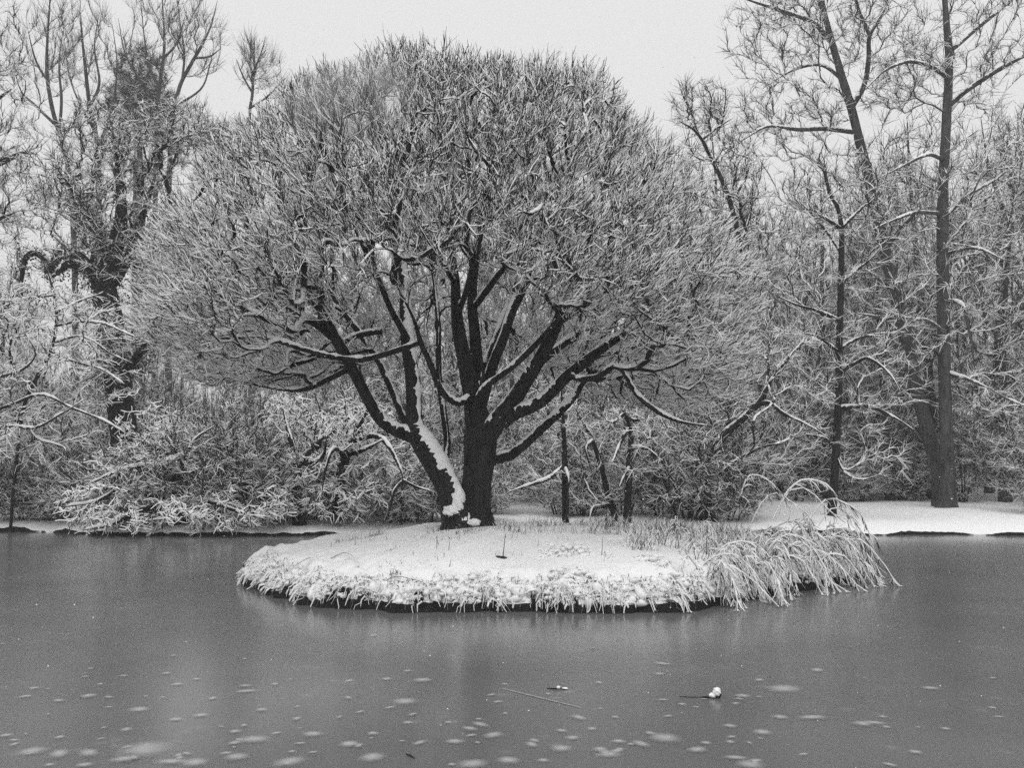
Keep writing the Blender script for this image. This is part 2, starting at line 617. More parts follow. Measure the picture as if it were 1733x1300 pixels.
SH = np.array([(-200, 2.2), (-46, 2.2), (-40, 8), (-30, 20), (-20, 24.6), (-14.2, 25.8), (-12.5, 25.0), (-9, 24.0), (-3, 24.6), (2, 25.2),
               (6, 24.6), (10, 24.2), (12, 24.6), (15, 24.0), (20, 23.5), (30, 20), (40, 8), (46, 2.2), (200, 2.2)])


def shore(x):
    return np.interp(x, SH[:, 0], SH[:, 1]) + 0.14 * np.sin(x * 1.3) + 0.06 * np.sin(x * 4.7 + 1) + 0.03 * np.sin(x * 11.0)


_lx = np.arange(-45, 45, 0.09)
_lr = np.random.default_rng(31)
_lv = 0.075 + 0.04 * _lr.uniform(0, 1, len(_lx)) ** 2 + 0.03 * np.convolve(_lr.normal(size=len(_lx)), np.ones(9) / 3, 'same')


def land_z(x, y):
    d = np.asarray(y - shore(x), float)
    lip = np.clip(np.interp(x, _lx, _lv), 0.02, 0.2)
    z = np.where(d < 0.015, lip * np.clip(d / 0.015, 0, 1), 0.13 + (lip - 0.13) * np.exp(-np.clip(d, 0, 50) / 0.5) + 0.14 * np.clip((d - 0.015) / 0.8, 0, 1) ** 0.7
                 + np.clip(d - 0.5, 0, 25) * 0.032 + 0.08 * noise2(x, y, 3, 0.6) * np.clip(d / 3, 0, 1))
    z = z + 0.02 * noise2(x, y, 5, 4.0) * np.clip(d / 0.5, 0, 1)
    return np.where(d < 0, np.maximum(-0.5, d * 1.5), z)


def build_ground():
    xs = np.concatenate([-np.geomspace(400, 22, 26), np.linspace(-21, 21, 560), np.geomspace(22, 400, 26)])
    off = np.concatenate([[-400, -200, -60, -30, -20, -12, -6, -3, -1.5, -0.6, -0.25, -0.08, -0.02, 0.0, 0.005, 0.010, 0.015, 0.03, 0.06, 0.10, 0.16, 0.24,
                           0.35, 0.5, 0.7], np.geomspace(1.0, 500, 42)])
    X = np.repeat(xs[:, None], len(off), 1)
    Y = shore(X) + off[None]
    Z = land_z(X, Y)
    near = np.clip((2.2 - Y) / 0.8, 0, 1)                  # the bank the photographer stands on
    Z = np.where(Y < 2.2, np.maximum(Z, -0.5 + 0.75 * near), Z)
    V = np.stack([X, Y, Z], -1).reshape(-1, 3)
    n = len(off)
    a = np.arange(len(xs) - 1)[:, None] * n + np.arange(n - 1)[None]
    Q = np.stack([a, a + n, a + n + 1, a + 1], -1).reshape(-1, 4)
    return struct(obj('snowy_ground', mesh('snowy_ground', V, Q, [M_GROUND], None, True)))


build_ground()
pond_me = mesh('frozen_pond', [(-60, -5, 0), (60, -5, 0), (60, 30, 0), (-60, 30, 0)], [(0, 1, 2, 3)], [M_ICE])
pond = struct(obj('frozen_pond', pond_me))

# island outline: the near edge from where it meets the ice in the photograph, the far edge rounded off behind
IC = np.array([0.35, 15.1])
front = [(422, 962), (432, 988), (470, 1012), (540, 1028), (640, 1036), (760, 1035), (880, 1036), (1000, 1039), (1100, 1041),
         (1180, 1035), (1250, 1020), (1330, 1003), (1420, 990), (1468, 968)]
_pts = [onz(*p)[:2] - IC for p in front]
_th = [math.atan2(p[1], p[0]) for p in _pts]
_r = [float(np.hypot(*p)) for p in _pts]
for dg in range(15, 170, 15):
    a_ = math.radians(dg)
    _th.append(a_); _r.append(1 / math.hypot(math.cos(a_) / 5.3, math.sin(a_) / 4.2))
_o = np.argsort(_th); TH = np.array(_th)[_o]; RR = np.array(_r)[_o]
TH = np.concatenate([TH - 2 * np.pi, TH, TH + 2 * np.pi]); RR = np.tile(RR, 3)


_rt = np.linspace(0, 2 * np.pi, 260)
_rg = np.random.default_rng(17)
_rv = 0.09 * np.convolve(_rg.normal(size=260), np.ones(5) / 3.2, 'same') + 0.045 * _rg.normal(size=260)
_rv[-1] = _rv[0]


def island_r(th):
    return (np.interp(th - 0.06, TH, RR) + np.interp(th, TH, RR) + np.interp(th + 0.06, TH, RR)) / 3 \
        + np.interp(th % (2 * np.pi), _rt, _rv)


PRO_S = np.array([0, 0.25, 0.45, 0.62, 0.76, 0.86, 0.92, 0.955, 0.978, 0.992, 1.0, 1.02])
PRO_Z = np.array([0.86, 0.82, 0.73, 0.63, 0.53, 0.43, 0.35, 0.285, 0.21, 0.11, 0.0, -0.15])


def island_z(x, y):
    x = np.asarray(x, float); y = np.asarray(y, float)
    th = np.arctan2(y - IC[1], x - IC[0])
    s = np.hypot(x - IC[0], y - IC[1]) / island_r(th)
    w = np.clip((1 - s) / 0.12, 0, 1)
    lump = 0.055 * noise2(x, y, 21, 1.6) * w + 0.022 * noise2(x, y, 22, 5.0) * w
    edge = np.clip((s - 0.78) / 0.15, 0, 1) * np.clip((1 - s) / 0.03, 0, 1)
    lump = lump + edge * (0.055 * noise2(x, y, 23, 7.0) + 0.035 * noise2(x, y, 24, 17.0) + 0.02 * noise2(x, y, 25, 33.0))
    return np.interp(s, PRO_S, PRO_Z) + lump


def build_island():
    na = 620
    ss = np.concatenate([np.linspace(0.0, 0.72, 18), np.linspace(0.73, 0.94, 40), np.linspace(0.945, 1.02, 20)])
    th = np.linspace(-np.pi, np.pi, na, endpoint=False)
    R = island_r(th)
    X = IC[0] + np.cos(th)[:, None] * R[:, None] * ss
    Y = IC[1] + np.sin(th)[:, None] * R[:, None] * ss
    Z = island_z(X, Y)
    V = np.stack([X, Y, Z], -1).reshape(-1, 3)
    n = len(ss)
    a = (np.arange(na)[:, None]) * n + np.arange(n - 1)[None]
    b = ((np.arange(na)[:, None] + 1) % na) * n + np.arange(n - 1)[None]
    Q = np.stack([a, a + 1, b + 1, b], -1).reshape(-1, 4)
    return struct(obj('island_ground', mesh('island_ground', V, Q, [M_GROUND], None, True)))


build_island()


def on_island(px, py):
    """point of the island surface seen at a pixel"""
    Y = np.linspace(9.5, 19.5, 700)
    d = ray(px, py)
    p = np.array([0, 0, CAM_H]) + d * (Y / d[1])[:, None]
    z = island_z(p[:, 0], p[:, 1])
    hit = np.nonzero(p[:, 2] <= z)[0]
    k = hit[0] if len(hit) else int(np.argmin(np.abs(Y - 15.0)))
    return np.array([p[k, 0], p[k, 1], z[k]])


# ------------------------------------------------------------------ the globe willow
WY = 15.3
WC = at(765, 520, WY)
PXM = FPX / WY
RT = np.array([(-31, 250), (-28, 358), (-25, 458), (-19, 540), (-11, 558), (-1, 550), (7, 535), (17.5, 498), (32, 490), (43, 499), (51, 502),
               (60.5, 477), (73, 455), (85.5, 449), (90, 442)], float)
LT = np.array([(-28, 250), (-24, 345), (-17, 480), (-9, 545), (2, 550), (13, 529), (25, 515), (41, 488), (56, 476), (70, 478), (76, 466),
               (84, 440), (90, 442)], float)
_r5 = np.random.default_rng(5)
CL = unit(_r5.normal(size=(70, 3)) * np.array([1, 1, 0.8]) + np.array([0, 0, 0.25]))


def crown_r(d):
    d = unit(d)
    h = np.hypot(d[:, 0], d[:, 1]) + 1e-6
    el = np.degrees(np.arctan2(d[:, 2], h))
    w = 0.5 + 0.5 * d[:, 0] / h
    w = w * w * (3 - 2 * w)
    r = w * np.interp(el, RT[:, 0], RT[:, 1]) + (1 - w) * np.interp(el, LT[:, 0], LT[:, 1])
    dot = np.sort(d @ CL.T, axis=1)
    gap = np.arccos(np.clip(dot[:, -1], -1, 1)) / np.maximum(np.arccos(np.clip(dot[:, -2], -1, 1)), 1e-3)
    depth = 1 - 0.16 * (d[:, 1] / 1.0) ** 2
    return r / PXM * (0.955 - 0.03 * np.clip(d[:, 2], 0, 1)) * depth * (1.015 - 0.075 * gap ** 3)


def crown_dirs(n, seed):
    q = np.random.default_rng(seed)
    out = []
    while sum(len(o) for o in out) < n:
        d = unit(q.normal(size=(4 * n, 3)))
        h = np.hypot(d[:, 0], d[:, 1])
        el = np.degrees(np.arcsin(d[:, 2]))
        fx = np.abs(d[:, 0]) / (h + 1e-6)
        lim = np.where(d[:, 1] < 0, -2 - 24 * fx ** 2.0, -6 - 20 * fx ** 1.5)
        out.append(d[el > lim])
    return np.concatenate(out)[:n]


W_TRUNKS = [
    [(801, 905, 62), (802, 892, 48), (803, 878, 39), (804, 850, 33), (808, 800, 32), (812, 765, 34), (812, 735, 34), (806, 700, 27), (800, 670, 22, -.1), (790, 630, 17, -.1), (782, 590, 15, -.1),
     (776, 560, 14, -.1), (772, 520, 12, -.1), (770, 470, 10, -.1), (760, 400, 7, 0), (752, 320, 4, .1)],
    [(776, 905, 46, -.1), (777, 892, 37, -.1), (774, 872, 31, -.1), (764, 840, 27, -.1), (748, 805, 26, -.1), (732, 775, 26, -.15), (716, 750, 25, -.2), (702, 728, 22, -.2), (700, 690, 17, -.2), (699, 645, 16, -.2),
     (693, 600, 15, -.15), (688, 560, 14, -.1), (685, 500, 12, 0), (680, 440, 9, .1), (672, 360, 6, .2), (660, 280, 4, .2)],
]
W_LIMBS = [
    # from the right stem
    [(806, 690, 18, .0), (812, 650, 15, .25), (806, 600, 14, .4), (803, 560, 13, .5), (799, 510, 11, .6), (806, 440, 8, .7), (820, 360, 6, .8), (830, 270, 4, 1.0)],
    [(812, 690, 15, .2), (826, 640, 14, .4), (838, 605, 13, .5), (850, 575, 13, .6), (866, 525, 12, .8), (888, 480, 10, 1.0), (905, 420, 7, 1.2), (925, 330, 5, 1.4)],
    [(806, 680, 8, -.3), (822, 655, 7, -.5), (865, 623, 7, -.8), (900, 590, 6.5, -1.0), (925, 563, 6, -1.2), (953, 528, 5, -1.5), (985, 470, 4, -1.9)],
    [(818, 748, 24, -.1), (845, 708, 21, -.2), (866, 682, 19, -.3), (888, 648, 17, -.5), (912, 610, 15, -.7), (930, 575, 14, -.9), (946, 540, 13, -1.1), (968, 480, 10, -1.4),
     (990, 425, 8, -1.7), (1010, 360, 5, -2.0)],
    [(850, 716, 16, -.2), (872, 700, 15, -.3), (915, 680, 14, -.5), (961, 636, 13, -.7), (1000, 605, 12, -.8), (1030, 582, 11, -.8), (1060, 560, 10, -.8), (1100, 520, 8, -.9), (1135, 480, 6, -.9),
     (1180, 430, 4, -1.0)],
    [(826, 782, 13, .1), (850, 774, 12, .2), (868, 768, 11.5, .3), (903, 738, 11, .5), (942, 702, 10.5, .8), (970, 672, 9.5, 1.0), (988, 643, 8.5, 1.2), (1020, 615, 7, 1.4), (1065, 585, 5, 1.7),
     (1120, 550, 3.5, 2.0)],
    [(965, 634, 7, -.75), (980, 642, 6.5, -1.0), (1012, 638, 6.5, -1.2), (1042, 619, 6.5, -1.4), (1058, 634, 6, -1.5), (1078, 668, 6, -1.6), (1110, 695, 5.5, -1.7), (1150, 714, 4.5, -1.8),
     (1205, 722, 3, -1.9)],
    [(803, 668, 9, -.1), (778, 682, 8, -.4), (757, 673, 8, -.6), (742, 652, 7.5, -.8), (728, 615, 7, -1.0), (712, 580, 6, -1.2), (700, 540, 5, -1.4), (670, 480, 4, -1.8)],
    [(858, 690, 10, -.3), (890, 640, 9, .3), (930, 600, 9, .9), (985, 560, 8, 1.4), (1040, 520, 6, 1.8), (1100, 470, 4, 2.2)],
    [(806, 640, 9, .3), (830, 590, 8, .9), (850, 540, 7, 1.5), (880, 470, 6, 2.1), (900, 380, 4, 2.6)],
    [(940, 552, 8, -1.0), (975, 525, 7, -1.5), (1015, 500, 6, -2.0), (1060, 470, 4, -2.5)],
    [(1000, 606, 7, -.8), (1060, 590, 6, -.4), (1120, 575, 5, 0), (1190, 560, 3.5, .3)],
    [(990, 640, 6, .9), (1040, 640, 5, .6), (1100, 635, 4, .3), (1170, 640, 3, .1), (1225, 650, 2.5, 0)],
    # from the left stem
    [(710, 742, 19, -.2), (692, 736, 17, -.25), (668, 727, 15, -.3), (645, 711, 14, -.4), (625, 680, 13, -.5), (607, 645, 13, -.6), (592, 618, 13, -.65), (578, 590, 13, -.7), (557, 563, 12, -.8),
     (530, 545, 10, -.9), (503, 533, 8, -1.0), (460, 500, 6, -1.1), (420, 462, 5, -1.2), (370, 430, 3.5, -1.2)],
    [(576, 586, 11, -.7), (556, 548, 10.5, -.9), (538, 519, 9.5, -1.1), (505, 487, 7.5, -1.3), (455, 462, 5.5, -1.5), (425, 440, 4, -1.6)],
    [(693, 725, 10, -.15), (680, 700, 9.5, .1), (665, 664, 9, .3), (645, 619, 8.5, .5), (625, 585, 8, .6), (606, 560, 7.5, .7), (568, 508, 6, .9), (540, 440, 4.5, 1.2), (510, 370, 3.5, 1.4)],
    [(748, 792, 9, .1), (757, 758, 8, .3), (751, 700, 7.5, .5), (745, 658, 7, .7), (742, 604, 6.5, .9), (742, 554, 6, 1.1), (735, 480, 5, 1.5), (720, 400, 4, 1.8)],
    [(712, 580, 6, -1.15), (675, 592, 6.5, -1.3), (640, 603, 6.5, -1.4), (607, 609, 6.5, -1.5), (560, 604, 6, -1.6), (515, 592, 5.5, -1.7), (460, 575, 5, -1.8), (400, 572, 4, -1.8), (340, 575, 3, -1.7)],
    [(650, 560, 7, .6), (600, 570, 6.5, .2), (545, 600, 6, 0), (490, 620, 5, -.2), (430, 635, 4, -.4), (370, 620, 3, -.5)],
    [(690, 575, 8, -.2), (660, 520, 7, -.8), (640, 470, 6, -1.4), (610, 410, 4.5, -2.0), (590, 360, 3.5, -2.4)],
    [(595, 622, 8, -.6), (560, 640, 6, -.1), (510, 660, 5, .3), (450, 655, 4, .6), (390, 640, 3, .8)],
    [(772, 540, 7, -.1), (790, 490, 7, -.9), (800, 450, 6, -1.7), (815, 400, 5, -2.4), (830, 340, 4, -2.9)],
    [(803, 520, 7, .6), (840, 470, 7, -.3), (870, 430, 6, -1.3), (895, 380, 5, -2.0)],
    [(770, 480, 6, -.1), (740, 430, 6, -1.0), (715, 390, 5, -1.9), (690, 330, 4, -2.5)],
]
willow = empty('globe_willow', at(795, 886, WY), 'large round-crowned willow with forked dark trunk standing on the snowy island', 'tree')
w_lines = []
for k, t in enumerate(W_TRUNKS):
    ln = limb_px(t, WY); ln[:, 3] *= np.where(np.arange(len(ln)) < 3, 0.88, 0.78)
    ln = line4(ln, 0.07)
    w_lines.append(ln)
    o = obj('trunk', limb_mesh('trunk', ln, 26, M_BARK, 40 + k, 0.07), willow)
    obj('snow', snow_ridge('snow', ln, 0.05, 140 + k, (0.55, -0.45, 0) if k else (-0.25, -0.1, 0), 55 if k else 30), o)
for k, t in enumerate(W_LIMBS):
    ln = limb_px(t, WY); ln[:, 3] *= 0.74
    ln = line4(ln, 0.08)
    w_lines.append(ln)
    o = obj('limb', limb_mesh('limb', ln, 12, M_BARK, 60 + k, 0.06), willow)
    obj('snow', snow_ridge('snow', ln, 0.045, 160 + k), o)


def lump(name, c, rad, seed, mat=None, parent=None, n=20, flat=0.0):
    """uneven blob of snow"""
    r = np.random.default_rng(seed)
    u = np.linspace(0, 2 * np.pi, n, endpoint=False); v = np.linspace(0.001, np.pi - 0.001, n // 2 + 2)
    U, W = np.meshgrid(u, v, indexing='ij')
    D = np.stack([np.cos(U) * np.sin(W), np.sin(U) * np.sin(W), np.cos(W)], -1)
    b = 1 + 0.10 * np.sin(3 * D[..., 0] + r.uniform(0, 6)) + 0.08 * np.sin(7 * D[..., 2] + 5 * D[..., 0] + r.uniform(0, 6)) \
        + 0.06 * np.sin(11 * D[..., 1] + 8 * D[..., 2] + r.uniform(0, 6)) + 0.07 * np.sin(17 * D[..., 0] + 13 * D[..., 2]) * np.sin(15 * D[..., 1] + 9 * D[..., 2])
    V = np.asarray(c) + D * b[..., None] * np.asarray(rad)
    m = len(v)
    a = np.arange(n)[:, None] * m + np.arange(m - 1)[None]
    bb = ((np.arange(n)[:, None] + 1) % n) * m + np.arange(m - 1)[None]
    Q = np.stack([a, a + 1, bb + 1, bb], -1).reshape(-1, 4)
    return obj(name, mesh(name, V.reshape(-1, 3), Q, [mat or M_SNOW], None, True), parent)


lump('snow', at(774, 848, WY - 0.24), (0.13, 0.14, 0.24), 3, parent=willow, n=44)
lump('snow', at(768, 864, WY - 0.27), (0.17, 0.13, 0.10), 6, parent=willow, n=44)
lump('snow', at(802, 884, WY - 0.42), (0.10, 0.09, 0.06), 9, parent=willow, n=30)
lump('snow', at(832, 717, WY - 0.15), (0.09, 0.12, 0.11), 12, parent=willow, n=30)

# branches: targets through the crown and on its shell
dsh = crown_dirs(4700, 71)
dlow = crown_dirs(12000, 74)
dlow = dlow[(dlow[:, 2] < 0.22) & (np.abs(dlow[:, 0]) > 0.35)][:1250]
dsh = np.concatenate([dsh, dlow])
qs = np.random.default_rng(72)
rs = crown_r(dsh)
s_in = np.where(qs.uniform(size=len(dsh)) < 0.66, qs.uniform(0.85, 0.97, len(dsh)), qs.uniform(0.45, 0.85, len(dsh)))
tg = WC + dsh * (rs * s_in)[:, None]
sp, sd, sl = seeds_from(w_lines, 0.35, 0.22, at(795, 880, WY))
ch, cnt, _ = grow(sp, sd, sl, tg, bf=0.34, turn=0.55, K=4, sag=0.05, wiggle=0.03, seed=73)
G = Geo()
branch_geo(G, ch, cnt, 0.0056, 0.53, 0.016, 0.20, 4, 0.055)
stuff(obj('branches', G.build('branches', [M_BARK, M_SNOWF], True), willow))


def w_out(b):
    v = b - (WC + np.array([0, 0, -1.6]))
    return unit(v) * 1.1


def w_clip(b):
    """nothing outside the dome, and thinner growth in the seams between the clumps"""
    v = b - WC
    d = unit(v)
    dot = np.sort(d @ CL.T, axis=1)
    gap = np.arccos(np.clip(dot[:, -1], -1, 1)) / np.maximum(np.arccos(np.clip(dot[:, -2], -1, 1)), 1e-3)
    thin_ = np.clip((gap - 0.72) / 0.2, 0, 1) * np.clip(1.15 - d[:, 2], 0.25, 1)
    return (np.linalg.norm(v, axis=1) < crown_r(v)) & (qs.uniform(size=len(b)) > 0.45 * thin_)


G = Geo()
sprig = end_twigs(G, ch, 5, 0.30, 0.0042, 0.0075, 0.05, w_out, 0.12, 0.75, 0.2, 0.15, 75, w_clip, 0.5, True, 3, -0.4)
end_twigs(G, sprig, 5, 0.135, 0.0036, 0.0070, 0.0, w_out, 0.12, 0.75, 0.15, 0.12, 76, w_clip, 0.6, True, 2, -0.4)
stuff(obj('twigs', G.build('twigs', [M_TWIG, M_SNOWF]), willow))


# ------------------------------------------------------------------ trees and shrubs on the far bank
def gz(x, y):
    return float(land_z(np.array(x), np.array(y)))


def px_tree(name, label, cat, Y, trunks, limbs, crown, seed, per=9, tl=0.45, tr=0.010, snow=0.014, cover=0.35, rtip=0.011, power=0.42,
            bf=0.3, turn=0.5, up=0.15, spread=0.6, curl=0.1, sag=0.04, bark=None, twig=None, ridge=0.04, start=0.25, group=None, extra=None, thin=1.0, caked=False,
            tmin=0.15, wiggle=0.035, K=4):
    bark = bark or M_BARK; twig = twig or M_TWIG
    b0 = limb_px([trunks[0][0]], Y)[0]
    root = empty(name, (b0[0], b0[1], gz(b0[0], b0[1])), label, cat, group)
    lines = []
    for k, t in enumerate(trunks):
        w = limb_px(t, Y)
        w[:, 3] *= thin
        if k == 0:                                         # rooted in the ground
            w = np.vstack([[w[0, 0], w[0, 1], gz(w[0, 0], w[0, 1]) - 0.15, w[0, 3] * 1.15], w])
            if w[1, 2] < w[0, 2] + 0.25:
                w = np.delete(w, 1, 0)
        ln = line4(w, 0.16); lines.append(ln)
        o = obj('trunk', limb_mesh('trunk', ln, 12, bark, seed + k, 0.06), root)
        if ridge:
            obj('snow', snow_ridge('snow', ln, ridge, seed + 50 + k, (0, 0, 0), 55, 0.0, 0.06), o)
    for k, t in enumerate(limbs):
        w = limb_px(t, Y); w[:, 3] *= thin
        ln = line4(w, 0.16); lines.append(ln)
        o = obj('limb', limb_mesh('limb', ln, 8, bark, seed + 20 + k, 0.06), root)
        if ridge:
            obj('snow', snow_ridge('snow', ln, ridge, seed + 70 + k, (0, 0, 0), 66, 0.0, 0.06), o)
    T = []
    for i, c in enumerate(crown):
        cx, cy, rx, ry, rd, n = c[:6]
        dy = c[6] if len(c) > 6 else 0.0
        s = (Y + dy) / FPX
        T.append(ellipsoid_points(n, at(cx, cy, Y + dy), (rx * s, rd, ry * s), seed + 200 + i, 0.3))
    T = np.concatenate(T)
    fl = land_z(T[:, 0], T[:, 1])
    T = T[T[:, 2] > np.maximum(fl, 0) + 0.12]
    sp, sd, sl = seeds_from(lines, start, 0.3, b0[:3])
    ch, cnt, _ = grow(sp, sd, sl, T, bf=bf, turn=turn, K=K, sag=sag, wiggle=wiggle, seed=seed)
    ch[..., 2] = np.maximum(ch[..., 2], 0.05)
    G = Geo()
    branch_geo(G, ch, cnt, rtip * 0.8, power, snow * 0.8, cover, 4, 0.09)
    stuff(obj('branches', G.build('branches', [bark, M_SNOWF], True), root))
    G = Geo()
    end_twigs(G, ch, int(per * 1.12), tl, tr * 0.62, snow * 0.52, cover, None, up, spread, curl, tmin, seed + 3,
              lambda b: b[:, 2] > np.maximum(land_z(b[:, 0], b[:, 1]), 0) + 0.1, 0.8, not caked, 3 if caked else 2, -0.12, 0.3 if caked else 0.1,
              0.35 if caked else 0.75)
    stuff(obj('twigs', G.build('twigs', [twig, M_SNOWF]), root))
    if extra:
        extra(root, ch, lines)
    return root


# right: the leaning forked tree, the tall straight tree, the slim young tree
px_tree('leaning_tree', 'tall grey tree leaning away from the straight trunk beside it, forked high up', 'tree', 32.0,
        [[(1594, 858, 22), (1588, 800, 19), (1562, 700, 17), (1538, 600, 15), (1516, 500, 15), (1492, 400, 14), (1470, 300, 13), (1455, 240, 12), (1440, 180, 11), (1425, 130, 10), (1405, 60, 8),
          (1390, 0, 7), (1382, -70, 5), (1376, -160, 3)]],
        [[(1440, 182, 9), (1462, 145, 7), (1470, 100, 6.5), (1472, 60, 5.5), (1495, 20, 4.5), (1512, -30, 3.5)],
         [(1472, 60, 5, -.5), (1455, 20, 4, -.8), (1440, -40, 3, -1)],
         [(1448, 224, 6), (1400, 218, 6, -.5), (1350, 219, 5, -1), (1300, 214, 4, -1.4), (1255, 238, 2.5, -1.6)],
         [(1408, 72, 6.5), (1376, 38, 6, -.4), (1326, 19, 5, -1), (1280, 4, 4, -1.5), (1235, -12, 3, -1.8)],
         [(1400, 45, 5), (1392, 20, 4, .6), (1370, -30, 3, 1.0)],
         [(1432, 140, 5), (1390, 110, 4, .5), (1340, 120, 3, 1.0), (1290, 150, 2, 1.3)],
         [(1500, 420, 6), (1530, 380, 5, -.6), (1560, 350, 4, -1.2)],
         [(1530, 570, 5), (1490, 540, 4, -.7), (1450, 530, 3, -1.2)]],
        [(1320, 60, 110, 80, 2.4, 190), (1420, 0, 120, 70, 2.4, 130), (1330, 200, 110, 70, 2.0, 180), (1500, 60, 90, 90, 2.0, 120), (1400, 330, 110, 90, 2.0, 110),
         (1550, 400, 90, 110, 2.0, 60), (1470, 560, 90, 90, 2, 50)],
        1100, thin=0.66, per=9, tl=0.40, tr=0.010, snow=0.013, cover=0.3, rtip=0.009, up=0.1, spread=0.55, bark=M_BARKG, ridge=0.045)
px_tree('straight_tree', 'tallest straight dark trunk with flared roots by the snowy bank', 'tree', 31.0,
        [[(1604, 872, 46), (1604, 860, 32), (1604, 840, 24), (1603, 780, 19), (1600, 700, 17), (1598, 600, 17), (1596, 500, 17), (1595, 400, 16), (1597, 300, 14), (1602, 200, 13), (1606, 100, 11), (1601, 30, 9),
          (1596, -60, 7), (1594, -180, 4)]],
        [[(1604, 180, 8), (1640, 150, 7, -.4), (1690, 118, 6, -.8), (1740, 92, 5, -1), (1790, 75, 4, -1.2)],
         [(1606, 88, 7), (1650, 50, 6, .5), (1700, 10, 5, .9), (1740, -30, 4, 1.2)],
         [(1602, 128, 7), (1575, 113, 6, -.6), (1540, 104, 5, -1.0), (1500, 118, 4, -1.4), (1465, 150, 3, -1.6)],
         [(1597, 270, 6), (1570, 262, 5, -1.0), (1530, 280, 4, -1.6), (1490, 300, 3, -2)],
         [(1597, 362, 6), (1550, 360, 5, -.7), (1505, 376, 4, -1.2), (1470, 392, 3, -1.5)],
         [(1600, 508, 6), (1628, 516, 5.5, -.6), (1640, 560, 5, -.9), (1650, 625, 4, -1.2)],
         [(1602, 630, 6), (1645, 645, 5, -.8), (1700, 673, 4, -1.5), (1740, 690, 3, -1.8)],
         [(1600, 365, 6), (1640, 330, 5, .5), (1690, 300, 4, 1), (1740, 260, 3, 1.2)],
         [(1600, 430, 5), (1650, 420, 4, -1), (1700, 440, 3, -1.8)],
         [(1596, 560, 5), (1560, 540, 4, -1), (1520, 560, 3, -1.8)]],
        [(1650, 60, 120, 120, 2.5, 220), (1530, 130, 80, 60, 2.0, 110), (1670, 300, 100, 140, 2.4, 190), (1530, 330, 80, 90, 2.0, 70), (1660, 480, 90, 100, 2.2, 80), (1560, 540, 80, 90, 2.0, 60),
         (1680, 680, 70, 80, 2.0, 70)],
        1200, thin=0.60, per=9, tl=0.40, tr=0.010, snow=0.013, cover=0.3, rtip=0.009, up=0.05, spread=0.55, ridge=0.045, bark=M_BARKG)
px_tree('slim_tree', 'slim young tree with a dark stem forking in three, seen past the arching grass', 'tree', 27.5,
        [[(1408, 862, 12), (1412, 810, 10.5), (1418, 700, 9.5), (1420, 600, 8.5), (1423, 500, 8), (1424, 430, 7.5), (1424, 385, 6.5), (1417, 350, 5), (1405, 330, 4.5), (1395, 290, 4), (1386, 268, 3),
          (1394, 245, 2.5)]],
        [[(1424, 388, 5), (1400, 371, 4.2, -.3), (1382, 362, 3.2, -.6)], [(1424, 385, 5), (1446, 364, 4, .3), (1475, 335, 3, .6), (1498, 308, 2, .8)],
         [(1422, 425, 5), (1400, 393, 4, .4), (1372, 360, 3, .8), (1345, 334, 2.2, 1.1)], [(1419, 690, 5.5), (1470, 688, 5, -.5), (1515, 708, 4, -1.0), (1548, 729, 3, -1.3)],
         [(1423, 482, 4.5), (1445, 460, 4, .3), (1475, 437, 3.2, .6), (1500, 405, 2.4, 1.0)], [(1420, 542, 5), (1385, 527, 4.5, -.4), (1348, 516, 3.5, -.8), (1318, 502, 2.5, -1.1)],
         [(1419, 596, 4.5), (1395, 578, 4, -.5), (1375, 567, 3.2, -.8), (1322, 560, 2.2, -1.2)], [(1420, 632, 5), (1448, 615, 4.6, -.4), (1470, 607, 4, -.8), (1505, 632, 3.2, -1.2), (1525, 665, 2.2, -1.5)],
         [(1421, 590, 4.5), (1450, 574, 4, .3), (1490, 565, 3, .6), (1535, 562, 2, 1.0)], [(1415, 758, 4.5), (1394, 742, 4, -.4), (1362, 735, 2.5, -.8)], [(1414, 770, 4), (1430, 800, 3, -.3), (1458, 812, 2.4, -.6), (1500, 800, 2, -.9)]],
        [(1425, 320, 110, 90, 1.6, 110), (1360, 450, 80, 110, 1.6, 90), (1490, 480, 80, 120, 1.6, 80), (1370, 600, 70, 90, 1.5, 70), (1490, 660, 80, 90, 1.5, 80), (1470, 780, 70, 40, 1.2, 30)],
        1300, thin=0.66, per=9, tl=0.36, tr=0.008, snow=0.013, cover=0.3, rtip=0.009, up=0.05, spread=0.55, ridge=0.035)
px_tree('bowed_tree', 'low dark tree bowed over sideways beneath the edge of the round crown', 'tree', 25.8,
        [[(1200, 822, 11), (1204, 790, 10.5), (1212, 758, 10), (1228, 733, 9), (1256, 710, 8), (1286, 680, 7), (1302, 650, 5.5), (1335, 605, 4.5), (1372, 572, 3)]],
        [[(1280, 686, 5.5), (1302, 682, 5, -.3), (1326, 700, 4, -.6), (1368, 720, 3, -.9), (1402, 742, 2, -1.1)], [(1210, 812, 5), (1250, 778, 4.5, -.5), (1290, 757, 4, -.8), (1330, 750, 3, -1.0)],
         [(1215, 752, 5), (1200, 700, 4, .5), (1190, 640, 3, 1)]],
        [(1340, 670, 70, 90, 1.4, 110), (1300, 770, 80, 40, 1.2, 60), (1220, 680, 60, 80, 1.2, 60), (1330, 580, 50, 60, 1.2, 50)],
        1400, thin=0.75, per=9, tl=0.34, tr=0.007, snow=0.009, cover=0.4, rtip=0.008, up=0.1, spread=0.6, ridge=0.03)
